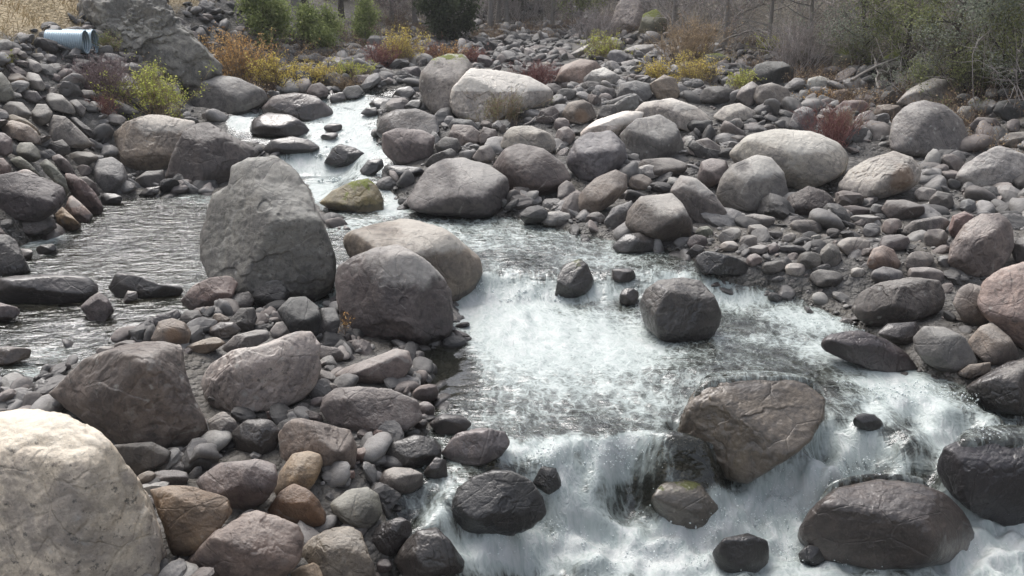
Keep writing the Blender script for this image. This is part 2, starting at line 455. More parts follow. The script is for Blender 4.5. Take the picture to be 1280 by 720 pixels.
def water_material():
    m, nt = new_mat('river_water'); k = NT(nt)
    geo = k.n('ShaderNodeNewGeometry'); pos = geo.outputs['Position']
    foam = k.attr('foam'); flow = k.attr('calm')
    # stream-wise stretched coordinates: across, along, height
    fl = k.n('ShaderNodeAttribute', attribute_name='fuv'); fuv = fl.outputs['Vector']
    st = k.mapping(fuv, (1.0, .6, 1.0))
    wv = k.n('ShaderNodeTexNoise'); k.l(fuv, wv.inputs['Vector']); wv.inputs['Scale'].default_value = 5.; wv.inputs['Detail'].default_value = 4
    wm = k.n('ShaderNodeVectorMath', operation='MULTIPLY_ADD'); k.l(wv.outputs['Color'], wm.inputs[0]); wm.inputs[1].default_value = (.28, .28, 0); k.l(st, wm.inputs[2])
    cell = k.vor(wm.outputs[0], 6.5, 'DISTANCE_TO_EDGE'); cell2 = k.vor(wm.outputs[0], 15., 'DISTANCE_TO_EDGE')
    net = k.math('ADD', k.math('MULTIPLY', k.ramp(cell, .22, .0), .6), k.math('MULTIPLY', k.ramp(cell2, .25, .0), .4))
    n_a = k.noise(st, 5.5, 7, .68, .5)
    n_b = k.noise(fuv, 3.0, 7, .68, .3)
    n_c = k.noise(fuv, 22., 5, .7)
    mixn = k.math('ADD', k.math('MULTIPLY', n_a, .36), k.math('ADD', k.math('MULTIPLY', n_b, .34), k.math('ADD', k.math('MULTIPLY', n_c, .15), k.math('MULTIPLY', net, .16))))
    f = k.math('ADD', foam, k.math('MULTIPLY', k.math('SUBTRACT', mixn, .5), 2.3))
    fo = k.ramp(f, .34, .72)
    lace = k.ramp(f, -.30, .55)
    # ripples
    rp = k.mapping(pos, (.8, 2.0, 1.))
    r1 = k.noise(rp, 2.3, 3, .5, .5); r2 = k.noise(rp, 6.5, 3, .55, .6); r3 = k.noise(fuv, 4., 3, .5)
    rh = k.math('ADD', k.math('MULTIPLY', r1, 1.), k.math('ADD', k.math('MULTIPLY', r2, .30), k.math('MULTIPLY', r3, .35)))
    bm = k.n('ShaderNodeBump'); bm.inputs['Distance'].default_value = .085; k.l(rh, bm.inputs['Height'])
    k.l(k.ramp(flow, 0., 1., .95, .12), bm.inputs['Strength'])
    # clear water: fresnel reflection over a tinted see-through body
    fr = k.n('ShaderNodeFresnel'); fr.inputs[0].default_value = 1.5; k.l(bm.outputs[0], fr.inputs['Normal'])
    gl = k.n('ShaderNodeBsdfGlossy'); gl.inputs['Roughness'].default_value = .03; k.l(bm.outputs[0], gl.inputs['Normal'])
    gl.inputs['Color'].default_value = (.97, .98, 1, 1)
    tr = k.n('ShaderNodeBsdfTransparent'); tr.inputs[0].default_value = (.62, .61, .55, 1)
    df = k.n('ShaderNodeBsdfDiffuse'); k.l(k.mix(lace, (.050, .052, .040), (.31, .345, .33)), df.inputs[0]); k.l(bm.outputs[0], df.inputs['Normal'])
    body = k.n('ShaderNodeMixShader'); k.l(k.math('ADD', k.math('MULTIPLY', lace, .72), .22, clamp=True), body.inputs[0]); k.l(tr.outputs[0], body.inputs[1]); k.l(df.outputs[0], body.inputs[2])
    frb = k.math('MULTIPLY', fr.outputs[0], 1.0, clamp=True)
    wat = k.n('ShaderNodeMixShader'); k.l(frb, wat.inputs[0]); k.l(body.outputs[0], wat.inputs[1]); k.l(gl.outputs[0], wat.inputs[2])
    # foam
    fb = k.n('ShaderNodeBsdfPrincipled')
    k.l(k.mix(k.ramp(k.math('ADD', f, k.math('MULTIPLY', k.math('SUBTRACT', mixn, .5), 2.)), .3, 1.7), (.31, .355, .345), (.46, .475, .47)), fb.inputs['Base Color']); fb.inputs['Roughness'].default_value = .55
    fbm_ = k.n('ShaderNodeBump'); fbm_.inputs['Distance'].default_value = .10; fbm_.inputs['Strength'].default_value = .5
    k.l(mixn, fbm_.inputs['Height']); k.l(fbm_.outputs[0], fb.inputs['Normal'])
    fb.inputs['Subsurface Weight'].default_value = .0
    ms = k.n('ShaderNodeMixShader'); k.l(k.math('MULTIPLY', fo, .97), ms.inputs[0]); k.l(wat.outputs[0], ms.inputs[1]); k.l(fb.outputs[0], ms.inputs[2])
    o = k.n('ShaderNodeOutputMaterial'); k.l(ms.outputs[0], o.inputs[0])
    return m

def simple_mat(name, c1, c2, scale=6., rough=.85, trans=0., spec=.25, bump=0.):
    m, nt = new_mat(name); k = NT(nt)
    geo = k.n('ShaderNodeNewGeometry')
    n = k.noise(geo.outputs['Position'], scale, 4, .6)
    ri = k.math('ADD', k.math('MULTIPLY', n, .6), k.math('MULTIPLY', geo.outputs['Random Per Island'], .5))
    c = k.mix(k.ramp(ri, .25, .8), c1, c2)
    b = k.n('ShaderNodeBsdfPrincipled'); k.l(c, b.inputs['Base Color']); b.inputs['Roughness'].default_value = rough
    b.inputs['Specular IOR Level'].default_value = spec
    o = k.n('ShaderNodeOutputMaterial')
    if bump:
        bm = k.n('ShaderNodeBump'); bm.inputs['Distance'].default_value = bump; k.l(n, bm.inputs['Height']); k.l(bm.outputs[0], b.inputs['Normal'])
    if trans:
        t = k.n('ShaderNodeBsdfTranslucent'); k.l(c, t.inputs[0])
        mx = k.n('ShaderNodeMixShader'); mx.inputs[0].default_value = trans
        k.l(b.outputs[0], mx.inputs[1]); k.l(t.outputs[0], mx.inputs[2]); k.l(mx.outputs[0], o.inputs[0])
    else: k.l(b.outputs[0], o.inputs[0])
    return m
# ---- traced rocks: label | colour | sharpness | ridge height | flags | outline in photo pixels (or E cx,cy,w,h,rot)
# flags: w wet all over, m mossy top, p pale top (bleached and painted as lit), r rusty patch, s lichen speckled, b bare of ground clamp
ROCKS = '''
large pale cream boulder cropped by the bottom left corner|cream|10|.55|s|-60,530 0,512 20,506 50,504 85,510 110,525 132,548 155,575 180,605 200,640 210,680 208,720 200,770 -90,770 -100,620
slanted grey brown boulder with dark overhang behind the cream boulder|mauve|12|.42|s|57,492 75,478 105,450 150,434 205,424 229,428 233,465 245,500 258,525 268,548 240,562 190,566 150,562 115,535 85,512
tall upright grey boulder standing alone beside the left pool|grey|13|.42|s|248,322 250,290 257,262 264,243 285,232 288,207 310,194 345,192 365,205 385,235 398,270 408,295 418,320 421,345 416,378 395,385 370,380 345,368 310,372 280,366 260,350
squarish brown boulder standing over the dark green eddy|mauvedark|12|.5|p|420,332 440,320 470,308 497,303 515,312 535,325 555,345 566,365 568,395 566,428 540,434 500,436 460,432 435,418 424,390 417,358
long boulder with sunlit pink tan slab behind the squarish brown boulder|tanrock|7|.5|p|417,303 432,290 465,277 500,271 525,274 550,284 578,303 600,322 606,342 600,368 580,384 550,376 500,366 450,345
pale grey angular boulder with a small pit, in front of the squarish brown boulder|palegrey|11|.42|s|245,482 262,455 290,438 330,430 372,413 390,413 401,430 403,460 396,485 380,500 345,515 300,518 262,512 247,498
smooth brown log shaped boulder lying at the edge of the dark eddy|mauve|7|.6||411,468 430,458 460,448 495,435 512,438 516,455 508,472 480,480 440,484 418,480
flat topped mauve block in shallow water below the dark eddy|mauve|12|.55||396,515 402,497 420,485 450,483 490,486 515,497 531,503 531,524 510,537 480,543 440,543 405,532
blocky greige boulder behind the tan egg shaped stone|taupe|12|.55||347,542 355,525 375,522 410,530 438,537 448,560 445,586 420,591 370,590 350,577
tan egg shaped stone leaning on the blocky greige boulder|tan|5|.6||341,610 348,590 365,568 385,563 402,567 405,580 398,600 385,616 365,616 347,622
rusty brown domed boulder below the tan egg shaped stone|rust|7|.5|r|335,637 350,615 368,603 385,608 400,625 408,640 410,657 385,660 365,663 340,652
smooth round grey green boulder right of the rusty domed boulder|greygreen|5|.6||408,630 430,612 460,608 475,618 479,640 470,656 452,667 430,655 413,643
large pinkish brown boulder at the bottom edge beside the cream boulder|pinkbrown|8|.6||222,712 245,690 270,665 300,645 320,636 345,643 375,655 383,670 377,700 355,725 325,750 225,750
brown grey boulder with tan ridge cropped by the bottom edge|taupe|10|.6||370,690 390,670 420,653 440,652 452,665 460,690 472,720 474,750 375,750
small tan boulder barely rising at the bottom edge|tan|7|.5||360,718 375,706 392,702 408,710 420,725 420,750 360,750
dark rock with rippled light top beside the brown grey bottom boulder|greydark|12|.45|w|462,668 475,655 500,645 518,655 515,667 495,692 478,702 466,687
dark wet domed boulder at the foot of the small foreground rivulet|greydark|9|.45|w|490,702 505,675 520,662 545,658 562,675 582,702 580,717 540,724 503,722
dark angular stone with peaked top in the narrow rivulet|greydark|11|.5|w|475,570 490,553 520,543 545,548 555,560 550,577 525,586 490,586
smooth grey oval stone lying in the narrow rivulet|grey|4|.5||E 502,601,60,36,3
pointed wet stone between the oval stone and the pale wet slab|greydark|10|.5|w|528,592 545,570 558,575 560,597 540,600
pale wet flat slab upstream of the big black foreground boulder|palegrey|10|.35|w|550,567 570,540 600,533 632,540 641,554 625,572 600,582 570,582
big black wet boulder beside the white water at bottom centre|black|9|.5|w|557,640 570,610 590,595 615,586 640,588 665,600 680,620 685,642 665,662 640,672 600,672 570,664
black stone with water spilling round it right of the big black boulder|black|8|.5|w|664,606 678,582 696,584 704,606 690,622
wide flat mauve slab behind the orange brown wedge boulder|mauve|7|.3||240,602 275,578 320,572 347,580 350,607 335,627 300,642 262,624
orange tan wedge boulder with black shaded face beside the cream boulder|rusttan|12|.42||186,612 210,606 245,606 285,620 292,640 278,657 262,677 240,697 215,702 203,655
low round mauve stone tucked above the orange tan wedge boulder|mauve|4|.5||E 213,598,50,26,0
dark slab in the gap behind the cream boulder|greydark|9|.5||140,556 190,552 215,564 212,580 180,592 158,602
grey pointed stone below the small white splash|grey|11|.5||258,526 280,512 298,528 301,546 280,562 267,552
dark wet stone under the pale grey angular boulder|greydark|9|.5|w|289,540 310,522 340,524 353,537 346,562 320,572 294,562
submerged grey stone just under the surface left of the pool|greydark|7|.5|w|533,530 553,517 578,519 592,530 577,542 547,544
reddish brown angular boulder at the foot of the tall upright boulder|redbrown|11|.6||224,377 240,357 262,347 292,343 300,352 288,378 262,390 238,390
dark round stone tucked right of the reddish brown angular boulder|greydark|6|.6||275,385 285,370 312,364 318,375 312,392 285,394
dark grey shard shaped boulder under the tall upright boulder|greydark|12|.4||312,368 325,350 345,346 364,366 352,384 340,392 322,386
rounded charcoal boulder in the shaded gap left of the squarish brown boulder|black|6|.5||346,388 362,372 382,370 398,384 404,410 398,430 370,428
small charcoal stone wedged against the squarish brown boulder|black|6|.5||395,400 402,384 420,384 426,400 420,425 402,432
dark angular stone among the cluster below the tall upright boulder|greydark|10|.55||285,402 300,385 318,384 322,398 315,415 292,418
low grey slab between the cluster and the pale grey angular boulder|grey|9|.5||276,436 292,420 320,412 340,412 338,424 310,438 282,446
small pale rock peeking over the pale grey angular boulder|palegrey|9|.45||336,415 345,403 362,400 374,412 362,424 340,424
tan brown flat stone beside the little white trickle|tanrock|8|.5||230,434 252,424 272,420 284,428 268,438 248,446 234,444
grey stone with rusty right edge above the slanted grey brown boulder|taupe|7|.55|r|188,424 198,402 215,397 232,403 240,415 236,432 205,436
low dark flat rock in the left pool behind the rusty edged stone|mauvedark|8|.5|w|168,408 190,396 222,386 228,396 208,406 182,416
dark narrow stone beside the reddish brown angular boulder|greydark|9|.5||222,400 232,388 248,388 254,400 250,412 232,410
wet grey stone in the trickle right of the rusty edged stone|grey|9|.5|w|258,412 275,402 292,402 302,412 290,424 265,424
angular grey block standing in the left pool|mauve|14|.45||100,384 112,372 124,364 136,374 144,390 130,404 112,402
tiny pale stone at the pool edge above the angular grey block|palegrey|7|.5||152,377 160,363 172,364 172,374 158,380
flat dark rock ledge in the left pool below the riprap|greydark|9|.35|w|-30,352 20,344 60,342 110,345 130,358 120,376 60,382 -30,380
long low dark rock between left pool and tall upright boulder|greydark|8|.35|w|132,360 145,340 165,342 200,355 240,360 234,370 180,374 142,372
flat brown slab at the left edge over the pool|mauve|9|.35||-25,382 0,378 22,384 28,394 10,402 -25,404
low brown slab with foam at the left edge of the pool|taupe|9|.35|w|-25,440 10,432 42,436 38,448 10,456 -25,458
small dark submerged lump in the foam above the slanted grey brown boulder|greydark|8|.4|w|32,486 52,472 68,480 62,494 40,500
dark wedge rock on the left edge below the pinkish boulder|greydark|10|.5||-20,300 8,290 20,300 32,325 40,340 10,346 -20,346
small round stone at the foam patch by the left bank|grey|5|.5||E 31,318,22,15,0
small flat angular stone beside the foam patch by the left bank|greydark|9|.4||E 58,312,28,14,-8
large shadowed overhanging boulder low on the left bank|mauvedark|8|.72||-25,222 20,214 55,222 80,234 88,246 74,268 45,280 20,276 -25,270
pinkish granite boulder resting on the shadowed overhanging boulder|pink|8|.5|p|12,226 18,214 34,210 48,220 54,232 44,248 24,244
grey slab with a crisp edge beside the pinkish granite boulder|mauve|11|.45||44,240 52,224 66,226 78,236 66,246 48,249
long reddish slab slanting down the left bank to the pool|redbrown|11|.45||79,214 92,217 108,228 120,242 133,264 126,272 112,267 96,250 84,232
pink tan slab beneath the long reddish slab|pink|12|.4|p|80,262 88,242 104,256 118,270 108,280 94,276
yellowish tan slab at the waterline of the left bank|tan|11|.4||68,268 78,258 92,272 104,284 88,290 72,280
dark broad rock at the waterline under the shadowed boulder|mauvedark|8|.5||14,278 50,268 68,274 72,284 58,294 18,296
rounded blue grey boulder at the head of the left pool|bluegrey|6|.6||115,212 122,199 140,196 154,205 161,220 160,238 145,243 126,240 117,226
dark low rock at the waterline under the blue grey boulder|black|7|.5|w|E 139,249,30,18,4
low flat rock in the water beneath the tan sided boulder|greydark|7|.4|w|172,244 182,235 202,232 200,240 186,247
deep shaded rock beneath the tan sided boulder|greydark|7|.5||168,224 182,214 205,212 208,228 190,236 172,234
pale grey lens shaped stone on the left bank above the pool|grey|7|.5||86,192 96,189 114,190 126,196 112,206 95,209 88,203
dark grey block stone left of the lens shaped stone|greydark|10|.55||54,190 62,178 78,174 88,184 88,193 72,195 56,195
mauve grey wedge stone under the dark grey block|mauve|9|.5||62,196 74,192 86,202 96,218 90,222 76,212
dark brown stone under the lens shaped stone|mauvedark|6|.5||E 105,213,20,16,10
brown rounded stone at the waterline behind the long reddish slab|mauvedark|6|.5||96,222 108,220 120,230 126,244 118,250 106,238
greenish grey slab leaning above the long reddish slab|greygreen|10|.5||48,204 58,198 70,208 82,224 87,240 82,246 70,230 56,216
rounded greenish stone near the left edge above the pinkish boulder|greygreen|5|.5||16,190 24,178 40,178 50,188 52,198 42,205 22,196
olive grey shard above the pinkish granite boulder|greygreen|10|.45||12,200 24,194 38,205 52,220 50,226 36,214 22,210
pinkish grey stone on the left edge of the photo|mauve|8|.5||-15,166 6,164 16,174 16,190 8,196 -15,192
small reddish stone at the left edge above the olive slab|redbrown|8|.5||-12,198 4,197 14,208 14,218 2,222 -12,218
olive slab jutting from the left edge|greygreen|9|.5||-15,222 2,218 14,226 14,232 -2,240 -15,238
long striped tan and grey boulder on the left bank|tanrock|6|.5|s|-5,156 15,150 35,156 48,166 56,178 52,182 30,178 8,170
second striped tan boulder just above the long striped one|tanrock|6|.5||0,148 14,142 32,148 46,160 54,172 46,168 28,156 8,152
light faceted boulder with dark side at mid left bank|grey|9|.5||58,158 66,143 82,146 96,158 110,172 118,182 104,188 84,186 66,178
grey ovoid boulder above the light faceted boulder|grey|6|.5||38,142 46,130 58,130 66,140 62,154 50,160 40,154
dark edged stone left of the grey ovoid boulder|grey|7|.5||0,136 12,126 28,128 40,142 36,150 20,148 4,146
big lichen stone against the left edge of the bank|greygreen|7|.5|s|-20,92 2,90 14,104 20,124 8,128 -20,126
rust stained round stone on the left riprap|taupe|6|.5|r|E 24,103,30,21,20
white veined rounded stone on the left riprap|palegrey|6|.5||30,100 34,89 48,92 58,108 54,114 40,112
flat topped grey stone on the left riprap|grey|8|.4||20,118 24,112 46,114 54,124 46,130 24,124
big grey rounded boulder in the middle of the left riprap|grey|6|.5||54,122 62,115 78,118 92,132 98,144 84,142 66,138
grey boulder right of the middle riprap boulder|grey|6|.5||85,126 96,124 108,136 104,148 94,142
dark slab slanting beside the mid riprap boulders|greydark|8|.4||86,146 94,146 112,160 122,170 116,174 98,162
long dark slab in front of the small brown grass tuft|greydark|8|.45||128,128 145,124 162,132 178,142 174,145 150,142 132,136
flat grey slab beneath the purple bush|grey|7|.4||92,118 104,112 118,113 122,120 108,124 96,124
low grey boulder at the foot of the green yellow bush|grey|7|.45||128,150 138,142 152,144 160,150 148,157 134,156
large flat boulder with tan shaded side at the head of the left pool|tanside|8|.42|p|134,200 140,165 155,150 185,141 215,145 250,150 240,165 224,184 214,212 195,216 165,214 145,206
large dark grey boulder right of the tan sided boulder|mauvedark|8|.55||206,222 215,195 228,165 245,150 262,150 285,165 312,180 328,190 320,202 295,210 287,230 272,238 245,234 220,228
large flat pale grey boulder behind the rapids, left of white water|grey|7|.5||220,112 245,96 265,92 300,98 330,112 337,124 320,140 290,144 250,141 225,128
smooth dark wet boulder parting the white rapids|mauvedark|5|.6|w|311,166 315,150 335,140 360,143 385,155 394,166 385,173 350,171 322,171
tilted layered boulder above the smooth dark wet boulder|mauve|8|.5|w|322,138 340,120 370,116 395,120 415,135 425,148 400,152 360,150 330,146
flat wet rock in the rapids below the smooth dark boulder|greydark|7|.4|w|322,190 340,175 365,170 385,174 404,185 380,192 340,193
dark pyramid rock in the middle of the upper rapids|black|9|.5|w|404,204 415,185 425,179 445,185 468,198 456,207 420,210
small black rock right of the dark pyramid rock|black|8|.5|w|449,213 460,200 478,198 481,209 465,221 452,219
flat smooth dark rock beside the small fall of the upper rapids|black|5|.4|w|E 506,214,56,18,3
mossy tan faced rock standing in the upper rapids|tanmoss|9|.5|m|397,254 415,238 440,226 460,223 472,232 480,250 482,268 450,267 410,261
rounded dark boulder with smooth pale crown by the mid rapids|mauvedark|5|.6|p|508,252 520,230 535,208 555,197 580,195 610,205 635,222 641,236 638,259 620,270 590,272 540,268 515,262
round grey boulder right of the smooth crowned boulder|mauvedark|6|.6||614,208 630,187 650,179 680,185 705,205 715,226 702,240 680,247 650,248 628,230
dark wet boulder with light sheen beside the upper rapids|mauvedark|6|.5|w|466,168 475,145 495,136 520,135 545,145 550,167 530,174 480,177
blocky brown boulder below the sheened wet boulder|mauve|9|.55||476,192 478,167 495,160 530,162 544,170 541,197 520,207 490,207
tall grey lichen boulder with moss cap above the rapids|grey|6|.6|ms|520,112 527,90 540,75 560,67 580,68 594,85 592,112 577,132 562,145 540,142 526,130
huge boulder with flat white sunlit top and grass tuft at its foot|palegrey|10|.62|sp|558,128 566,108 588,85 620,87 660,95 695,113 694,126 682,135 640,142 612,155 580,152 562,142
small dark rock under the huge white topped boulder|black|8|.5||560,158 566,148 590,150 600,162 590,172 566,168
brown broken rock below the huge white topped boulder|mauve|10|.5||558,176 566,155 590,157 602,166 600,178 580,184
grey rock right of the brown broken rock|mauvedark|9|.5||598,172 604,158 620,162 624,174 612,184 600,184
dark low rock behind the smooth crowned boulder|greydark|8|.5||542,182 556,170 572,172 578,186 566,196 548,196
low angular rock beside the smooth crowned boulder|greydark|9|.4||528,206 540,194 566,184 574,192 560,200 536,210
small pointed grey stone between the two rounded boulders|grey|7|.5||590,198 600,182 612,180 620,194 616,206 600,206
pale weathered boulder above the round grey boulder|palegrey|8|.5||620,186 626,166 640,158 665,158 690,168 699,182 690,196 660,192
small upright oval stone at the water by the round grey boulder|grey|5|.5||E 707,241,22,32,20
pale flat oval stone at the water edge below the upright oval|palegrey|4|.4||E 695,274,42,20,-6
small grey stone left of the pale flat oval|grey|5|.5||E 677,266,22,15,0
big dark stone block behind the two pale boulders at centre|bluegrey|8|.55||702,202 715,178 735,165 765,162 782,180 787,200 770,216 745,230 725,227 710,212
round blue grey boulder at centre, right of the block|bluegrey|6|.55|s|773,168 795,148 825,142 846,155 858,177 856,195 832,204 797,204 780,192
pale streaked slab leaning on the blue grey boulders|white|8|.4|p|718,170 745,150 780,137 806,140 803,152 790,160 775,170 735,182
wide pale boulder behind the round blue grey boulder|palegrey|8|.5|p|786,142 800,127 840,123 870,132 889,145 892,163 862,166 825,154
dark underside lump at the right end of the wide pale boulder|black|7|.5||E 874,157,38,20,0
tilted brown grey boulder left of the flat dark pebble wedge|taupe|7|.5||717,257 722,240 745,222 770,211 785,218 785,236 767,255 745,269 730,273 720,266
blue black wedge behind the smooth domed boulder|bluegrey|8|.5||752,282 765,260 790,250 792,262 784,280 770,288
smooth domed boulder with light top above the pool|taupedark|6|.55|p|778,282 783,262 800,245 840,240 854,255 867,280 866,296 845,304 815,304 788,292
large slanting boulder behind the smooth domed boulder|mauve|8|.5|p|832,240 850,218 870,222 892,240 917,274 915,282 880,285 862,272 845,252
flat dark half submerged rock in front of the domed boulder|greydark|7|.5|w|761,310 780,293 800,290 818,298 822,312 800,317 770,315
small brown rock at the water left of the blue black wedge|mauvedark|6|.5||E 744,273,26,17,-10
black wet block at the right side of the pool inlet|black|14|.35|w|867,330 870,317 885,312 920,322 937,330 936,347 905,345 872,340
jagged dark rock rising from the rapids at centre|greydark|11|.5|wm|692,374 697,345 705,330 725,322 735,330 743,350 739,365 715,375
small rock awash left of the big dark faceted boulder|greydark|7|.4|w|E 779,344,34,20,0
tiny dark rock just upstream of the big faceted boulder|greydark|8|.5|w|E 786,371,26,24,10
big dark faceted boulder standing in the pool|greydark|11|.5|ws|797,380 806,362 825,348 850,345 875,350 893,370 903,395 898,417 885,430 855,434 833,430 813,416 802,402
broad olive boulder with thin water sliding over its top|olivewet|8|.68|w|836,540 848,502 870,478 910,466 960,466 1010,476 1034,498 1032,522 1012,552 987,572 960,588 935,606 905,604 870,588 842,568
rounded dark boulder splitting the falls at bottom right|brownwet|6|.6|w|985,668 1000,632 1040,608 1100,600 1150,607 1187,622 1210,643 1223,670 1219,692 1190,705 1150,710 1090,712 1020,700
dark purple boulder under a water sheet at the right edge|purplewet|8|.6|w|1162,590 1180,560 1210,545 1260,537 1330,540 1330,665 1260,662 1230,648 1203,628 1175,610
mossy hump under the curling fall at bottom centre|olivewet|6|.5|wm|812,625 826,604 850,597 882,604 908,626 918,652 880,664 840,660 820,644
dark rock blotched with splash foam right of the curl|black|9|.5|w|888,690 905,672 935,666 962,676 965,700 940,722 900,715
small dark rock in the bottom right foam|black|8|.5|w|998,692 1010,680 1030,682 1034,700 1015,710 1000,704
small black rock in the rapids below the broad olive boulder|black|7|.5|w|E 1084,528,40,22,8
dark sloping rock with water along its upper edge|mauvedark|8|.45|w|1016,426 1035,414 1070,411 1110,424 1140,444 1154,461 1130,468 1090,465 1058,452 1028,438
large dark layered boulder on the right shore|greydark|8|.5|s|1062,387 1075,365 1100,352 1140,345 1175,350 1189,370 1187,388 1160,397 1130,407 1090,409 1066,402
round grey shore boulder below the layered boulder|grey|6|.55||1142,422 1155,407 1180,408 1207,422 1217,440 1224,457 1200,467 1175,467 1155,452 1144,437
flat dark rock between the sloping rock and the layered boulder|greydark|7|.5|w|1092,418 1110,404 1145,402 1152,415 1140,434 1112,426
rounded taupe boulder below the big pink boulder|taupe|6|.55||1210,427 1225,408 1240,403 1262,420 1277,445 1254,460 1232,452 1214,440
dark overhanging boulder at the right edge above the foam|greydark|9|.6|w|1204,484 1230,468 1260,452 1310,438 1310,522 1265,517 1235,514 1213,502
small tan stone wedged between right shore boulders|taupe|6|.5||1193,468 1212,456 1240,452 1238,466 1212,474
big pink boulder cropped by the right edge|pink|7|.55|s|1218,380 1225,352 1250,337 1280,326 1330,316 1330,450 1280,444 1252,420 1232,400
rough greyish pink boulder touching the big pink boulder|pinkgrey|7|.5|s|1190,378 1196,362 1212,354 1232,358 1240,380 1238,400 1222,412 1204,404
tall two toned pinkish boulder on the right gravel bar|pinkgrey|9|.6||1184,328 1188,305 1205,280 1225,267 1250,265 1268,280 1273,302 1263,322 1240,348 1215,348 1194,341
dark boulder behind the two toned boulder at right edge|greydark|7|.5||1262,310 1272,298 1300,290 1300,332 1270,332
big oval speckled boulder below the right bank bushes|grey|5|.6|s|1104,174 1112,150 1135,128 1155,123 1180,130 1205,148 1213,172 1209,190 1180,197 1140,195 1110,187
pale lichen boulder behind the big oval speckled boulder|palegrey|7|.5|s|1118,130 1135,112 1165,97 1192,98 1198,120 1190,138 1150,134
cracked grey boulder with tan hollow on the gravel bar|palegrey|8|.5|r|1044,230 1060,212 1085,198 1118,187 1142,195 1157,210 1157,227 1135,240 1100,247 1065,254 1046,247
long pale boulder with smooth whaleback top on the gravel bar|palegrey|5|.6|p|911,192 935,170 975,160 1015,162 1050,178 1066,195 1062,217 1030,230 1005,240 965,234 930,217
round boulder with ribbed pale rim left of the whaleback|grey|6|.55|p|889,242 897,220 915,205 945,194 965,196 981,215 987,242 975,260 940,266 908,264
knobbly grey boulder at the foot of the whaleback|mauvedark|8|.5||975,264 985,245 1010,232 1030,238 1046,250 1046,264 1030,272 1000,272
pale ridged boulder near the right edge of the gravel bar|palegrey|9|.45||1191,224 1205,205 1230,190 1250,180 1290,195 1305,217 1285,228 1250,230 1208,237
small dark boulder touching the right edge on the bar|greydark|6|.5||E 1282,226,40,26,0
cleft brown boulder on the gravel below the tan hollow boulder|mauvedark|7|.5||1101,262 1108,250 1130,249 1155,258 1158,268 1140,275 1110,276
angular pale stone right of the tan hollow boulder|palegrey|10|.4||1140,242 1150,233 1172,237 1168,248 1150,254
low dark block right of the angular pale stone|greydark|9|.5||1160,250 1172,238 1190,242 1194,256 1180,266 1164,264
brownish domed stone in the cobbles at right|pinkbrown|6|.5||1082,330 1090,310 1104,306 1118,312 1127,330 1124,338 1090,338
smooth grey cobble right under the brownish domed stone|bluegrey|5|.5||E 1109,345,42,24,0
long smooth cobble left of the tall two toned boulder|grey|5|.5||E 1159,344,56,22,4
pale layered cobble above the long smooth cobble|grey|7|.4||E 1149,326,40,26,-6
big smooth flat cobble above the brownish domed stone|grey|6|.4||E 1067,308,46,26,4
dark brown hump in the cobbles above the domed stone|mauvedark|6|.5||E 1118,304,42,24,0
grey wrinkled cobble left of the tall two toned boulder|grey|7|.5||E 1170,298,34,26,-8
broad layered flat rock in the upper right cobbles|grey|8|.35||1118,292 1140,276 1175,270 1190,276 1180,290 1150,296
brown block behind the tall two toned boulder|pinkbrown|8|.5||1184,290 1190,270 1205,264 1218,270 1205,286 1192,300
dark cobble at the waterline by the falls inlet|greydark|6|.5||E 1033,348,46,24,4
peaked grey cobble in the gravel above the waterline cobble|grey|9|.5||E 1038,320,28,32,0
dark flat cobble behind the waterline cobble|greydark|8|.5||E 1012,326,34,24,0
angular light cobble at the gravel waterline|palegrey|11|.4||E 994,337,26,18,0
long dark cobble lying at the gravel waterline|greydark|5|.5||E 966,334,34,16,-12
black hollow edged slab in the gravel|black|9|.3||E 990,312,36,12,2
pale elongated cobble above the black wet block|palegrey|5|.45||E 913,294,34,18,-22
smooth pale cobble left of the whaleback gravel|grey|5|.5||E 947,288,30,16,6
rounded cobble under the smooth pale cobble|grey|5|.5||E 936,302,24,20,0
flat grey cobble in front of the rounded cobble|grey|6|.5||E 946,313,30,14,-8
green tinted cobble above the black wet block|greygreen|6|.5||E 880,290,24,14,-10
brown faceted cobble left of the black wet block|mauvedark|7|.5||E 872,303,26,20,0
pointed dark cobble at the water by the domed boulder|greydark|9|.5||856,318 868,305 882,308 878,320 862,322
light cobble touching the top of the black wet block|palegrey|7|.4||E 912,308,26,14,0
broad pale slab flush with the gravel under the whaleback|grey|7|.3||E 1008,283,46,18,4
broad grey slab under the round ribbed boulder|grey|7|.35||E 950,275,44,16,4
half sunk slab near the cleft brown boulder|mauvedark|6|.35||E 1067,263,46,14,2
long pale submerged slab below the half sunk slab|grey|6|.35||E 1082,274,44,12,2
rusty brown boulder with bright scar above centre|taupe|7|.5|r|700,142 710,128 730,124 742,130 746,147 731,156 711,154
black rock between rusty boulder and block faced boulder|black|8|.5||745,150 752,132 768,130 774,142 766,152 752,154
block faced grey boulder below the yellow bushes|bluegrey|9|.5||768,122 775,105 795,100 812,105 816,120 800,131 780,134
pointed boulder with tan face below the yellow bushes|tanside|11|.5||809,107 830,93 845,98 851,118 846,125 822,124
dark mottled boulder under the tan yellow bush|greydark|8|.5||871,127 880,110 900,107 919,112 918,126 895,131
slanted pale edged boulder right of the mottled boulder|grey|8|.5||918,122 926,110 940,101 949,106 947,126 935,136
rounded boulder behind the gravel bar, right of the slanted one|grey|7|.5||938,122 945,107 965,103 985,110 990,127 965,137 946,135
pale low dome on the gravel behind the whaleback|palegrey|6|.45||889,147 905,133 925,128 946,140 942,150 905,152
wedge shaped grey cobble behind the whaleback|grey|8|.45||E 920,156,20,16,-20
brown stone among dark cobbles left of the whaleback|mauvedark|6|.5||E 924,176,28,16,10
ridged rock between the wide pale boulder and whaleback|grey|9|.4||858,192 868,176 884,172 900,182 902,192 880,198
rounded grey stone left of the ribbed boulder|mauve|6|.5||870,226 876,202 890,197 908,200 912,212 900,228 886,238
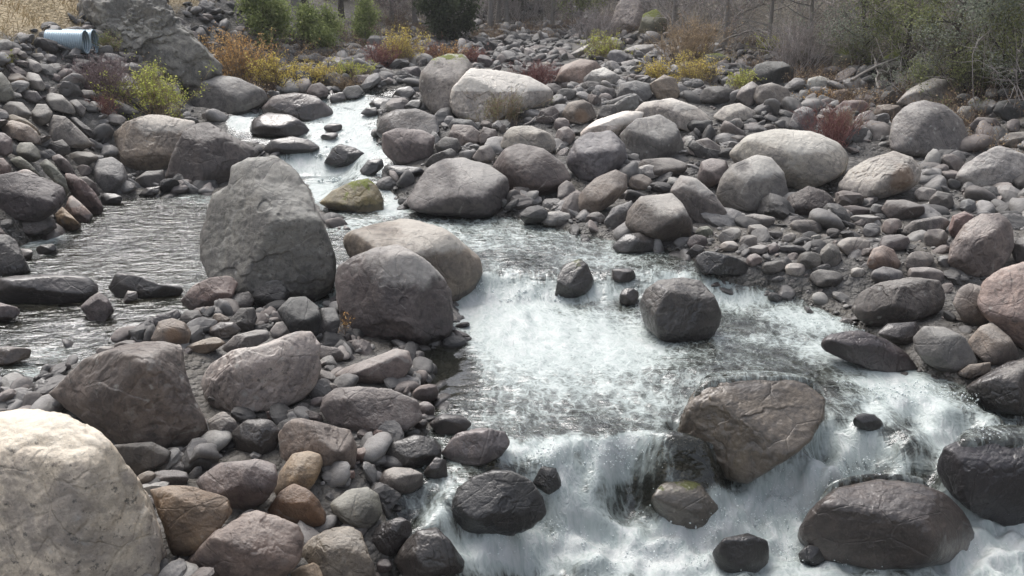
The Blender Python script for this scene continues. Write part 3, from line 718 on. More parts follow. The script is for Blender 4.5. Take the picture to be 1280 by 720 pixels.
dark split slab right of the round blue grey boulder|black|8|.5||860,184 866,174 880,184 908,190 902,200 872,198
smooth flat dome below the round blue grey boulder|taupedark|4|.45||790,212 802,199 840,197 862,204 864,214 840,220 805,222
pale chipped stone under the smooth flat dome|palegrey|8|.45||E 808,216,40,20,-8
brown rounded stone under the pale chipped stone|taupe|5|.5||E 800,228,34,22,0
dark pebble like stone right of the brown rounded stone|black|6|.5||E 823,234,30,14,0
small flat grey stone above the tilted boulder|grey|6|.5||E 782,243,24,12,0
left pink boulder behind the huge white topped boulder|pinkbrown|7|.5||693,102 700,84 725,73 748,76 757,86 737,102 715,107
pale slab leaning on the left pink boulder|palegrey|8|.4|p|721,104 740,88 755,84 776,95 774,104 745,109
long bright slab pointing up below the yellow green bush|palegrey|11|.4||704,72 725,60 739,53 737,63 720,74
flat topped pale boulder in the far field|grey|8|.4||774,64 795,56 822,55 830,66 810,74 785,72
grey lump left of the flat topped far boulder|bluegrey|7|.5||E 772,72,30,22,10
round dark stone right of the huge white topped boulder|mauvedark|6|.5||E 690,112,26,16,0
square dark stone right of the huge white topped boulder|greydark|8|.5||E 708,118,28,18,0
brown overhung stone beside the huge boulder's right end|mauvedark|7|.5||668,152 676,138 692,131 700,142 696,152 680,156
smooth brown stone below the overhung brown stone|mauve|5|.5||E 702,156,22,18,0
diamond shaped stone right of the pale weathered boulder|grey|9|.5||E 706,171,26,24,-30
dark low boulder by the red twig shrub|greydark|7|.5||E 740,108,26,14,0
grey stone under the left pink boulder|grey|7|.5||E 748,118,22,14,0
grey boulder at the foot of the yellow orange far bush|mauvedark|6|.5||495,95 504,85 522,82 528,90 522,98 502,98
dark flat boulder above the upper rapids|greydark|6|.5||466,90 480,84 500,92 506,98 490,98 470,96
rounded boulder left of the moss capped boulder|greydark|6|.5|w|488,122 498,110 514,106 520,116 512,124 496,126
small dark boulder right of the upper rapids top|greydark|6|.5|w|503,134 514,125 526,124 530,134 518,140
black boulder at the head of the upper rapids|black|6|.5|w|460,130 472,121 488,124 494,132 484,138 466,138
small black rock pair, left, at the upper rapids|black|7|.5|w|450,142 458,134 470,134 474,143 464,147
dark dome above the tilted layered boulder|black|6|.5||423,120 432,108 448,106 456,116 448,123 430,124
round mottled boulder above the tilted layered boulder|mauvedark|7|.5||382,116 388,106 400,103 410,110 410,122 396,126
small wet rock left of the dark dome|greydark|8|.5|w|E 422,122,22,14,-20
grey smooth boulder behind the mottled round one|grey|6|.5||398,100 404,90 418,88 430,98 428,106 410,106
brown block behind the dark dome|mauve|8|.5||438,102 442,94 462,93 466,102 452,105
dark moss boulder under the left yellow bush|black|6|.5|m|E 386,99,18,14,0
small dark rock awash in the rapids, upper of two|greydark|6|.4|w|E 416,160,26,12,-6
small dark rock awash in the rapids, lower of two|greydark|6|.4|w|E 412,170,26,10,-8
pale rock right of the red twiggy shrub on the bar|bluegrey|8|.5||985,158 992,138 1004,132 1018,136 1022,156 1010,164 992,162
reddish broken rock behind the red twiggy shrub|redbrown|8|.4||1040,138 1055,126 1082,124 1090,134 1075,142 1050,144
grey tilted rock right of the red twiggy shrub|grey|8|.5||1062,158 1074,142 1088,137 1098,148 1090,162 1072,166
dark cobble left of the big oval speckled boulder|bluegrey|6|.5||E 1094,160,20,18,0
knobby tan rock left of the pale lichen boulder|taupe|7|.5||1092,142 1096,132 1112,130 1126,132 1130,142 1112,150 1100,150
domed pale boulder under the bare brush|palegrey|6|.5|p|1007,112 1010,98 1024,94 1036,98 1042,106 1030,114
brown rounded rock below the domed pale boulder|rust|6|.5||1034,124 1040,114 1056,111 1066,116 1064,126 1044,128
grey rock right of the big oval speckled boulder|grey|6|.5||1194,142 1202,132 1214,132 1220,142 1214,154 1202,152
flat brown rock right of the big oval speckled boulder|mauvedark|7|.5||1210,158 1222,146 1244,148 1254,158 1240,168 1216,168
black rock in the shade at the right edge|black|8|.5||1240,140 1246,126 1268,124 1290,130 1290,152 1256,152
small grey boulder at the right edge below the black rock|grey|7|.5||1246,176 1262,166 1290,164 1290,182 1262,186
mossy green boulder under the olive bushes|mossy|6|.5|m|1038,92 1042,64 1054,58 1066,64 1070,82 1058,94
flat mossy shelf rock shaded beneath the olive bushes|mossdark|9|.4|m|1100,96 1104,72 1120,62 1132,72 1132,92 1116,104
mossy rock ledge behind the tan yellow bush|mossy|7|.4|m|874,82 880,68 898,66 914,72 914,84 892,90
dark cave like boulder under the bare brush|black|7|.5||E 966,92,60,32,4
small moss streaked rock under the bare brush|mossy|7|.5|m|E 1004,76,18,26,0
pale rocky knoll among the far brush at top centre|palegrey|9|.5|s|762,34 770,8 784,-12 800,-6 806,14 800,36 780,44
mossy knoll beside the pale far knoll|mossy|7|.5|m|798,40 804,16 820,10 832,24 836,44 815,50
'''
# ------------------------------------------------------------------ world, camera, light
scene = bpy.context.scene
W_ = bpy.data.worlds.new('World'); scene.world = W_; W_.use_nodes = True
nt = W_.node_tree; nt.nodes.clear(); kk_ = NT(nt)
sky = kk_.n('ShaderNodeTexSky'); sky.sky_type = 'NISHITA'; sky.sun_disc = False
SUN_EL, SUN_AZ = 58., 158.      # azimuth of the sun measured from -Y? see below
sky.sun_elevation = R(SUN_EL); sky.dust_density = 4.; sky.air_density = 1.0; sky.ozone_density = 1.
hsv = kk_.n('ShaderNodeHueSaturation'); hsv.inputs['Saturation'].default_value = .42
bg = kk_.n('ShaderNodeBackground'); bg.inputs['Strength'].default_value = .15
kk_.l(sky.outputs[0], hsv.inputs['Color']); kk_.l(hsv.outputs[0], bg.inputs[0])
wo = kk_.n('ShaderNodeOutputWorld'); kk_.l(bg.outputs[0], wo.inputs[0])
cam = bpy.data.cameras.new('camera'); cam.lens = 36*FPX/1280; cam.sensor_width = 36; cam.clip_end = 600; cam.clip_start = .1
co = bpy.data.objects.new('camera', cam); C.objects.link(co); co.location = tuple(CAM); co.rotation_euler = (math.pi/2-PITCH, 0, 0)
scene.camera = co
# sun stands upstream and a little to the left, high
sd = np.array([-.42, .62, 1.15]); sd /= np.linalg.norm(sd)
import mathutils
sl = bpy.data.lights.new('sun', 'SUN'); sl.energy = 1.5; sl.angle = R(40); sl.color = (1, .975, .94)
so = bpy.data.objects.new('sun', sl); C.objects.link(so); so.location = (0, 0, 30)
so.rotation_euler = mathutils.Vector(-sd).to_track_quat('-Z', 'Y').to_euler()
sky.sun_elevation = math.asin(sd[2]); sky.sun_rotation = math.atan2(sd[0], sd[1])
vs = scene.view_settings; vs.view_transform = 'Standard'; vs.look = 'None'; vs.gamma = 1; vs.use_curve_mapping = False
vs.exposure = .92
scene.cycles.max_bounces = 6; scene.cycles.transparent_max_bounces = 12
scene.cycles.caustics_reflective = False; scene.cycles.caustics_refractive = False
scene.cycles.use_denoising = True; scene.cycles.volume_bounces = 0

ROCK = rock_material(); GROUND = ground_material(); WATER = water_material()

# ------------------------------------------------------------------ ground sheet
def axis(parts):
    out = []
    for a, b, s in parts: out += list(np.arange(a, b-1e-6, s))
    out.append(parts[-1][1]); return np.array(out)
gx = axis([(-120, -40, 8), (-40, -17, .8), (-17, 18, .13), (18, 44, .8), (44, 120, 8)])
gy = axis([(-40, 2, 3), (2, 5, .5), (5, 26, .13), (26, 60, .35), (60, 90, 1.), (90, 180, 6)])
X, Y = np.meshgrid(gx, gy)
Zg = ground(X, Y)
sdch = poly_sd(X, Y, CH_W).reshape(X.shape)
Zg = Zg + (.05*perlin(P2(X, Y, 1.7))+.035*perlin(P2(X, Y, 4.1, 3.))).reshape(X.shape)
Lg = (np.interp(Y.ravel(), XLY, XLX)-X.ravel()); Rg = X.ravel()-np.interp(Y.ravel(), XRY, XRX)
gn = perlin(P2(X, Y, .5, 20.))
soil = np.maximum(sm(.2, 2.2, Rg+gn), sm(58, 66, Y.ravel()))
dry = sm(3.5, 4.4, Lg+gn*1.2)*sm(46, 38, Y.ravel())
soil = np.maximum(soil, sm(3, 6, Lg+gn)*sm(36, 44, Y.ravel()))
wetg = sm(.14, .0, Zg.ravel()-zwater(X, Y).ravel())
me = mesh_np('ground', np.stack([X.ravel(), Y.ravel(), Zg.ravel()], 1), grid_faces(len(gx), len(gy)), GROUND, attrs=dict(soil=soil, dry=dry, wet=wetg))
link('ground', me, kind='structure')

# ------------------------------------------------------------------ traced rocks
def parse(s):
    out = []
    for ln in s.strip().splitlines():
        a = ln.split('|')
        if len(a) != 6: continue
        out.append(a)
    return out
lines = parse(ROCKS)
def wetness(W, wet_all):
    zw = zwater(W[:, 0], W[:, 1]); h = W[:, 2]-zw
    sdc = poly_sd(W[:, 0], W[:, 1], CH_W)
    near = sm(-.9, .1, sdc)
    w = sm(.34, .04, h)*near
    if wet_all: w = np.maximum(w, .85-.42*sm(.25, .8, h))
    return w
REG = []; DRAPE = []
TOTALV = 0
def add_rock(i, label, col, p, ridge, flags, pts, name=None, group=None):
    global TOTALV
    W, f, base, centre, s, (cx, cy, w, h), size = build_rock(i, label, col, p, ridge, flags, pts)
    TOTALV += len(W)
    rs = np.random.default_rng(i)
    rel = (W-centre)/(size*s)
    at_ = dict(wet=wetness(W, 'w' in flags))
    if label.startswith(('broad olive', 'rounded dark boulder split', 'dark purple boulder under', 'mossy hump')): at_['wet'] = np.full(len(W), .86)
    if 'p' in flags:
        # pale crown: bleached stone plus painted top light on the uppermost side
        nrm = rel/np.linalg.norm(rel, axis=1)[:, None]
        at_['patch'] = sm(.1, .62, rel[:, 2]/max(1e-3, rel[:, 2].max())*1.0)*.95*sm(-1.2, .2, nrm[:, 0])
    if label.startswith(('huge boulder with flat', 'pale streaked slab')): at_['patch'] = 1.5*sm(.12, .34, rel[:, 2]/rel[:, 2].max())  # flat tops whitened further, bright top light painted into the colour
    if 'r' in flags:
        c = np.array([rs.uniform(-.1, .25), -.3, rs.uniform(-.1, .15)])
        at_['rust'] = sm(.42, .1, np.linalg.norm(rel-c, axis=1))
    at_['moss'] = (sm(.1, .5, rel[:, 2])*.55 if 'm' in flags else np.full(len(W), -.55 if 'w' in flags else -.22))
    if 'moss' in col: at_['moss'] = at_['moss']+.30
    at_['lichen'] = np.full(len(W), 1. if 's' in flags else .18 if 'w' not in flags else 0)
    big = max(w, h)*s > .7
    nm = name or ('boulder' if big else 'rock')
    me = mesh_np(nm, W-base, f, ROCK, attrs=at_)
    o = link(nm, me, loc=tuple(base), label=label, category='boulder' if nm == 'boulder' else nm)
    if group: o['group'] = group
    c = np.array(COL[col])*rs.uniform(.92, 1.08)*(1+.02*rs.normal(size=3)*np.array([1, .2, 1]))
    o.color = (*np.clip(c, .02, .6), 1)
    REG.append((cx, cy, w, h, label, centre, nm, size*s))
    if label.startswith(('broad olive boulder with', 'rounded dark boulder split', 'dark purple boulder under')): DRAPE.append((label, W, centre))
    return o
for i, (lab, col, p, ridge, flags, pts) in enumerate(lines):
    if pts.startswith('E'):
        cx, cy, w, h, rot = map(float, pts[1:].split(','))
        pts = ellipse(cx, cy, w, h, rot, i+100)
    else: pts = [tuple(map(float, q.split(','))) for q in pts.split()]
    o = add_rock(i+1, lab, col, float(p), float(ridge), flags, pts)

# ------------------------------------------------------------------ water sheet
wx = axis([(-19, -12, .2), (-12, -3, .09), (-3, 9.5, .045), (9.5, 16, .12)])
wy = axis([(3, 6.5, .08), (6.5, 12.6, .035), (12.6, 23, .07), (23, 44, .13)])
X, Y = np.meshgrid(wx, wy)
x, y = X.ravel(), Y.ravel()
Z0 = zwater(x, y)
px, py, dep = to_px(np.stack([x, y, Z0], 1))
# white water: places listed by where they lie on the photographed surface (centre, radii, angle, amount)
FOAM = [(650,420,110,48,8,.86),(760,430,90,42,12,.76),(600,380,40,28,0,.9),(660,375,60,24,0,.8),(700,475,110,34,0,.45),(800,500,60,30,20,.42),(560,480,40,40,0,.05),
 (640,350,60,14,0,.35),(600,320,50,22,0,.10),(720,310,90,16,5,.22),(850,350,70,14,5,.55),(760,365,40,14,0,.65),(930,375,50,14,5,.6),
 (1010,400,60,16,10,.75),(960,425,60,10,0,.4),(1040,445,60,16,20,.65),(1120,470,60,18,20,.8),(1140,500,70,24,20,.85),(1100,510,60,22,0,.45),(1200,560,60,26,35,1.0),(1060,560,60,26,10,.75),(1120,580,60,18,10,.6),
 (1040,600,60,26,0,.85),(980,620,60,40,0,1.0),(1000,690,120,50,0,.85),(860,690,80,40,0,1.05),(930,640,40,30,0,.9),(1240,690,80,50,0,1.05),(1170,700,90,26,0,.8),
 (770,590,50,34,0,.6),(700,600,30,34,0,.85),(690,560,45,16,-10,.85),(730,640,50,30,0,.8),(680,690,110,30,0,1.05),(600,690,40,18,0,.8),(780,700,80,26,0,1.0),(650,565,30,14,0,.7),
 (790,562,34,14,0,1.2),(745,560,30,12,0,.9),(795,645,34,30,0,-.55),(900,600,60,24,0,-.5),(850,560,40,16,0,-.2),(610,350,40,10,0,.7),(700,540,60,14,0,-.1),(1020,590,50,30,0,.3),(1260,600,50,40,0,.2),(1235,545,40,30,0,.6),(790,680,50,40,0,.9),
 (430,150,50,22,0,.82),(440,185,60,22,0,.82),(300,152,14,12,0,1.1),(380,205,40,16,0,.9),(400,235,24,18,0,.8),(500,240,26,14,0,.9),(490,262,20,9,0,.85),(430,215,40,16,0,.6),
 (460,130,30,8,0,.45),(560,285,60,14,0,.35),(640,300,50,14,0,.18),(430,280,60,12,0,.5),(545,300,30,10,0,.3),
 (270,245,40,8,0,.35),(50,298,30,10,-10,.75),(40,475,26,14,0,.6),(60,440,30,8,0,.3),(40,500,40,10,0,.4),(270,455,18,10,0,.5),(268,565,22,12,0,.9),(395,480,14,10,0,.5),
 (560,600,26,40,10,.35),(540,640,30,20,20,.5),(455,560,20,20,0,.3),(620,560,40,14,0,.45),(560,545,40,10,0,.1),(600,510,60,14,0,.0),
 (480,470,60,30,0,-.7),(545,452,38,36,0,-1.4),(60,420,50,20,0,.08),(640,290,110,26,0,.34),(560,300,60,20,0,.4),(760,325,60,12,0,.4),(765,575,36,22,0,1.15),(930,455,90,24,0,.10),(650,520,90,24,0,.25),(545,475,34,14,0,-.6),(20,395,30,12,0,-.1),(150,290,110,45,0,-.16),(100,390,100,40,0,-.16)]
foam = np.full(x.shape, -.16)
acc = np.zeros_like(foam); neg = np.zeros_like(foam)
for cx, cy, rx, ry, an, am in FOAM:
    c_, s_ = math.cos(R(an)), math.sin(R(an))
    u = (px-cx)*c_+(py-cy)*s_; v = -(px-cx)*s_+(py-cy)*c_
    g = np.exp(-((u/rx)**2+(v/ry)**2)**1.25*.8)
    if am >= 0: acc = np.maximum(acc, g*am) + .15*np.minimum(acc, g*am)
    else: neg = neg+g*am
foam = foam+acc*1.15+neg
for (rx0, ry0, rw, rh, _l, rc_, _n, _s) in REG:
    if rw < 26 or rc_[1] > 34: continue
    q_ = ((px-rx0)/(rw*.5))**2+((py-ry0-.12*rh)/(rh*.5))**2
    near_ = (q_ < 4) & (np.abs(y-rc_[1]) < 2.2)
    foam = np.where(near_, foam+.30*np.exp(-((np.sqrt(q_)-1.08)/.16)**2)*(.35+1.1*perlin(P2(x, y, 1.6, 11.)))*sm(-.5, .1, foam), foam)
calm = np.zeros_like(foam)
calm = np.exp(-(((px-545)/50)**2+((py-455)/50)**2)**2)
calm = np.maximum(calm, .45*np.exp(-(((px-700)/130)**2+((py-500)/60)**2)))
# falls in the surface itself raise foam
gy_ = np.abs(np.gradient(Z0.reshape(X.shape), wy, axis=0)).ravel()
foam = foam + .08*sm(.5, 1.6, gy_)*(px < 1000)
foam = foam + .45*perlin(P2(x, y, .9, 3.))*sm(21, 23, y)
foam = foam + (.30*perlin(P2(x, y, 1.9, 7.))+.22*perlin(P2(x, y, 4.4, 1.)))*sm(-.15, -.6, Z0)
turb = np.clip(foam+.2, 0, 1.1)
st = np.stack([x, y*.45, Z0], 1)
hgt = .025*fbm(st*1.6, 3)+.022*fbm(np.stack([x, y*.8, Z0*0], 1)*4, 3)
lump = 1-np.abs(fbm(np.stack([x, y*.8, Z0*1.5], 1)*3.6+9, 4, .62))*1.9
lowpool = sm(-.3, -.75, Z0)
hgt = hgt + turb*(.035*fbm(st*3.1+4, 4, .6)) + turb*(.06+.16*lowpool+.10*sm(.2, .8, gy_))*(np.clip(lump, 0, 1)**2-.3) + .10*turb*sm(-.1, -.5, Z0)*(np.abs(fbm(np.stack([x, y, Z0], 1)*1.5+31, 3, .55))*2.2-.4)
hgt = hgt + sm(21, 23, y)*(.10*turb*fbm(np.stack([x, y*1.3, Z0*0], 1)*1.6+3, 3, .55))
# the water thickens and drapes over the broad olive boulder and heaps up before the falls
def bump_at(cx, cy, r, a, rx=1.):
    q = CAM+ray(cx, cy)*0
    p = hitf(zwater, cx, cy)
    return a*np.exp(-(((x-p[0])/(r*rx))**2+((y-p[1])/r)**2))
hgt = hgt+bump_at(900, 470, .9, .16, 1.5)+bump_at(840, 570, .45, .22, 1.6)
hgt = hgt - bump_at(545, 455, .8, .05)
Zw = Z0+hgt
def box(H, r):
    for _ in range(2):
        acc_ = np.zeros_like(H)
        for k in range(-r, r+1): acc_ += np.roll(H, k, 0)
        H = acc_/(2*r+1); acc_ = np.zeros_like(H)
        for k in range(-r, r+1): acc_ += np.roll(H, k, 1)
        H = acc_/(2*r+1)
    return H
for lab, RW, cc in DRAPE:
    H = np.full(X.shape, -9.)
    ix = np.clip(np.searchsorted(wx, RW[:, 0]), 0, len(wx)-1); iy = np.clip(np.searchsorted(wy, RW[:, 1]), 0, len(wy)-1)
    np.maximum.at(H, (iy, ix), RW[:, 2])
    for _ in range(2):
        H = np.maximum.reduce([H]+[np.roll(np.roll(H, a_, 0), b_, 1) for a_ in (-1, 0, 1) for b_ in (-1, 0, 1)])
    val = H > -5
    Hf = np.where(val, H, -1.6); Hf = box(Hf, 2).ravel(); val = val.ravel()
    top = RW[RW[:, 2] > -1.0]
    cx0, cy0 = (top[:, 0].max()+top[:, 0].min())/2, (top[:, 1].max()+top[:, 1].min())/2
    rx = (top[:, 0].max()-top[:, 0].min())/2; ry = (top[:, 1].max()-top[:, 1].min())/2
    u = (x-cx0)/rx; v = (y-cy0)/ry
    nz_ = .14*perlin(P2(x, y, 2.1, 6.))+.12*perlin(P2(x, y, 6., 2.))
    if lab.startswith('broad'): mk = sm(-.10, .12, v+.05-.22*u+nz_)
    elif lab.startswith('rounded'): mk = sm(.38, .56, v+nz_-.15*u)
    else: mk = sm(-.55, -.3, v+nz_)
    gH = np.hypot(*np.gradient(Hf.reshape(X.shape), wy, wx)).ravel(); mk = mk*sm(2.6, 1.5, box(gH.reshape(X.shape), 2).ravel())
    film = Hf+.035+.018*perlin(P2(x, y, 5.))
    inn = val & (Hf > Z0-1.3)
    front = sm(.15, -.10, v)
    bare = Zw+(np.minimum(Zw, Hf-.10)-Zw)*front
    zz = np.where(mk > .5, np.maximum(Zw*0+film, np.minimum(Zw, film+.12)), bare+(film-bare)*sm(.05, .5, mk))
    Zw = np.where(inn, zz, Zw)
    on = inn & (mk > .3)
    foam = np.where(on, (.09 if lab.startswith('broad') else .02)+.45*sm(.95, .5, mk)+.16*perlin(P2(x, y, 1.4, 3.)), foam)
Zs = box(Zw.reshape(X.shape), 1).ravel()
Zw = Zs
me = mesh_np('river', np.stack([x, y, Zw], 1), grid_faces(len(wx), len(wy)), WATER, attrs=dict(foam=foam, calm=calm))
warp = perlin(P2(x, y, .35, 2.))*.5
wa = me.attributes.new('fuv', 'FLOAT_VECTOR', 'POINT')
dz0 = np.gradient(box(Z0.reshape(X.shape), 4), wy, axis=0)
fast = box(sm(.03, .35, np.abs(dz0)), 6)
fast = np.maximum(fast, sm(20.5, 22, Y)*.8)
arc = np.cumsum(np.sqrt(1+dz0**2)*(1.1-.45*fast)*np.gradient(wy)[:, None], axis=0).ravel()
side = sm(-4.3, -5.2, x)*sm(24.5, 23, y)
fu = np.where(side > .5, y*1.5, x+warp*.6); fv = np.where(side > .5, x+.4*warp, arc+.3*perlin(P2(x, y, .4, 8.)))
wa.data.foreach_set('vector', np.stack([fu, fv, Z0*0], 1).astype(np.float32).ravel())
link('river', me, kind='structure')

# spray: drops thrown up over the falls
def drops():
    V0, F0 = ico(1)
    rs = np.random.default_rng(5)
    Hs = Zw.reshape(X.shape)
    def zat(qx, qy):
        return Hs[np.clip(np.searchsorted(wy, qy), 0, len(wy)-1), np.clip(np.searchsorted(wx, qx), 0, len(wx)-1)]
    spots = [(765,575,34,12,.16,420),(690,575,24,16,.16,300),(985,640,60,26,.20,600),(1120,490,50,14,.14,420),(1060,590,60,20,.10,300),(880,690,60,22,.16,420),(690,680,80,18,.14,420),
      (1215,610,24,36,.12,260),(1100,690,70,18,.14,360),(780,700,60,16,.14,360),(650,368,44,8,.10,260),(1010,690,50,18,.16,320),(940,660,50,14,.14,300),(420,180,30,16,.10,160),(400,225,24,12,.10,120),(1180,500,40,12,.12,260),(1040,405,30,8,.08,140)]
    Vs, Fs, n = [], [], 0
    for cx, cy, sx, sy, up, cnt in spots:
        ks = max(3, cnt//28)
        for _ in range(ks):
            p = hitf(zwater, cx+rs.normal()*sx*.6, min(cy+rs.normal()*sy*.6, 758))
            dirn = np.array([rs.normal()*.5, -.35+rs.normal()*.4, 1.]); dirn /= np.linalg.norm(dirn)
            m_ = rs.integers(8, 26); reach = up*rs.uniform(.3, 1.6); sc = p[1]/10.
            for _ in range(m_):
                t = rs.random()**1.6
                q = p+dirn*reach*t+rs.normal(size=3)*.05*(1+t)*np.array([1.3, 1, .5])
                q[2] = max(q[2], 0*q[2]+zat(q[0], q[1])+reach*t*.8-.01)
                r = (.003+.013*rs.random()**2.2*(1-.75*t))*sc
                Vs.append((V0*np.array([r*rs.uniform(.7, 1.5), r, r*rs.uniform(.7, 1.8)])*(1+.3*rs.normal(size=(len(V0), 1))*.5))+q); Fs.append(F0+n); n += len(V0)
    me = mesh_np('spray', np.concatenate(Vs), np.concatenate(Fs), SPRAY)
    link('spray', me, kind='stuff', label='white spray thrown up over the falls', category='spray')
SPRAY = simple_mat('spray', (.80, .83, .83), (.74, .78, .78), rough=.35, trans=.5)
drops()

# ------------------------------------------------------------------ more single stones between the traced ones
import re
def short(l): return re.split(r" (?:beside|behind|with|standing|lying|in|at|of|under|below|above|right|left|leaning|on|between|cropped|resting|tucked|from|to|barely|upstream|just|by|parting|against|and|near|across|beneath|touching|slanting|wedged|along|splitting|over|peeking|jutting|barely|for|pointing|blotched|shaded|among|without|further|rising|stacked|slanted|flush) ", l)[0].rstrip(',')
shorts = {}
for r in REG: shorts.setdefault(short(r[4]), []).append(r)
LAND = [(k, v[0]) for k, v in shorts.items() if len(v) == 1 and len(k.split()) >= 3 and v[0][2]*v[0][3] > 700]
def region_auto(zones, seed):
    rs = np.random.default_rng(seed)
    new = []
    for (x0, y0, x1, y1, n, smin, smax, cols, rot) in zones:
        k = tries = 0
        while k < n and tries < n*60:
            tries += 1
            cx, cy = rs.uniform(x0, x1), rs.uniform(y0, y1)
            w = rs.uniform(smin, smax); h = w*rs.uniform(.45, .85)
            bad = False
            for r in REG:
                if abs(cx-r[0]) < (w+r[2])*.37 and abs(cy-r[1]) < (h+r[3])*.37: bad = True; break
            if bad: continue
            q = at(cx, cy)
            if ground(q[:1], q[1:2])[0] < zwater(q[0], q[1])+.03: continue
            k += 1
            new.append((cx, cy, w, h, rs.choice(cols), rot+rs.normal()*14, rs.uniform(4.5, 9.5)))
            REG.append((cx, cy, w, h, '', q, 'rock', 0))
    for _ in new: REG.pop()
    return new
G_ = ['grey', 'greydark', 'mauve', 'taupe', 'bluegrey', 'palegrey', 'mauvedark']
zones = [(0,45,70,95,9,14,26,['grey','palegrey','bluegrey','mauve'],15),(60,80,130,140,7,12,22,['grey','mauve','palegrey'],20),(0,85,130,160,5,14,24,['grey','greygreen'],20),
 (130,55,215,92,6,8,16,G_,20),(890,285,1100,350,10,14,26,G_,0),(900,150,1000,180,5,10,18,G_,0),(1100,250,1270,330,6,16,28,G_,0),
 (560,60,770,110,9,12,22,G_,0),(340,70,540,104,7,10,18,G_,0),(600,45,760,66,6,7,13,['grey','palegrey','greydark'],0),(1190,95,1280,200,5,16,30,['greydark','black'],0),
 (130,380,600,715,34,20,46,['greydark','mauve','taupe','grey','mauvedark','pinkbrown'],0),(560,150,760,240,5,12,20,['greydark','mauve'],0),(1040,250,1200,275,3,14,24,G_,0)]
WORDS = dict(pinkbrown='pinkish brown', grey='grey', greydark='dark grey', mauve='mauve grey', taupe='brownish grey', bluegrey='blue grey', palegrey='pale grey', mauvedark='dark brown', black='blackish', greygreen='greenish grey')
autos = region_auto(zones, 3)
used = {}
for j, (cx, cy, w, h, col, rot, p) in enumerate(autos):
    best = sorted(LAND, key=lambda L: math.hypot(cx-L[1][0], cy-L[1][1])/(1+.004*max(L[1][2], L[1][3])))
    done = False
    shape = 'flat' if h/w < .55 else 'round' if p < 6 else 'angular'
    for nm, r in best[:4]:
        dx, dy = cx-r[0], cy-r[1]
        d = ('right of' if dx > 0 else 'left of') if abs(dx) > abs(dy)*1.3 else ('below' if dy > 0 else 'above')
        if abs(dx) > abs(dy)*.6 and abs(dy) > abs(dx)*.6: d = ('below and ' if dy > 0 else 'above and ')+('right of' if dx > 0 else 'left of')
        if (nm, d, WORDS[col]) not in used:
            used[(nm, d, WORDS[col])] = 1; done = True
            lab = f"{'small ' if w < 20 else ''}{shape} {WORDS[col]} stone {d} the {nm}"; break
    if not done: lab = f"{shape} {WORDS[col]} stone farther {d} the {nm}"; 
    add_rock(900+j, lab, col, p, rng.uniform(.4, .6), '', ellipse(cx, cy, w, h, rot, 900+j), name='rock', group='loose stones between the boulders')

# ------------------------------------------------------------------ cobbles too many to count
def rock_protos(n, lod, seed):
    v, f = ico(lod); out = []
    for i in range(n):
        rs = np.random.default_rng(seed+i)
        pl = []
        for _ in range(9):
            d = rs.normal(size=3); d /= np.linalg.norm(d); pl.append((d, rs.uniform(.44, 1.0)))
        g = np.full(len(v), .6)
        for d, h in pl: g = g*0+g+(np.clip(v@d, 0, None)/h)**13
        r = g**(-1/13)
        P = v*r[:, None]+v*(.10*fbm(v*1.7+i*9, 3))[:, None]
        P *= np.array([1.25, rs.uniform(.75, 1), rs.uniform(.45, .75)])
        out.append(P)
    return out, f
def scatter(name, label, n_try, lod, sizefun, maskfun, seed, mat, margin=160, ymax=70, lim=4000, bounds=(-20, 20), bury=.25):
    rs = np.random.default_rng(seed)
    y = 4+(ymax-4)*rs.random(n_try)**.8; x = rs.uniform(bounds[0], bounds[1], n_try)
    z = ground(x, y)
    px, py, dep = to_px(np.stack([x, y, z], 1))
    s = sizefun(x, y, z, rs)
    ok = (dep > 3) & (px > -margin) & (px < 1280+margin) & (py < 720+margin) & (py > -40) & maskfun(x, y, z, rs)
    ok &= rs.random(n_try) < np.clip((14/np.maximum(dep, 1))**1.2, .05, 1)
    for (rx0, ry0, rw, rh, *_r) in REG:
        if rw > 16: ok &= (((px-rx0)/(rw*.48))**2+((py-ry0)/(rh*.50))**2) > 1
    idx = np.nonzero(ok)[0][:lim]
    pr, f = rock_protos(14, lod, seed)
    Vs = []; 
    nv = len(pr[0])
    for k in idx:
        P = pr[rs.integers(14)]*s[k]
        a, b, c = rs.uniform(0, 6.28), rs.normal()*.45, rs.normal()*.45
        m = np.array(mathutils.Euler((b, c, a)).to_matrix())
        Vs.append(P@m.T+np.array([x[k], y[k], z[k]+s[k]*rs.uniform(-bury, .45)]))
    V = np.concatenate(Vs); Fc = (f[None]+(np.arange(len(idx))*nv)[:, None, None]).reshape(-1, 3)
    zw = zwater(V[:, 0], V[:, 1])
    me = mesh_np(name, V, Fc, mat, attrs=dict(wet=sm(.16, .02, V[:, 2]-zw)))
    me.polygons.foreach_set('use_smooth', np.repeat(rs.random(len(idx)) < .45, len(f)))
    o = link(name, me, kind='stuff', label=label, category=name.replace('_', ' '))
    print(name, len(idx), len(V)); return o
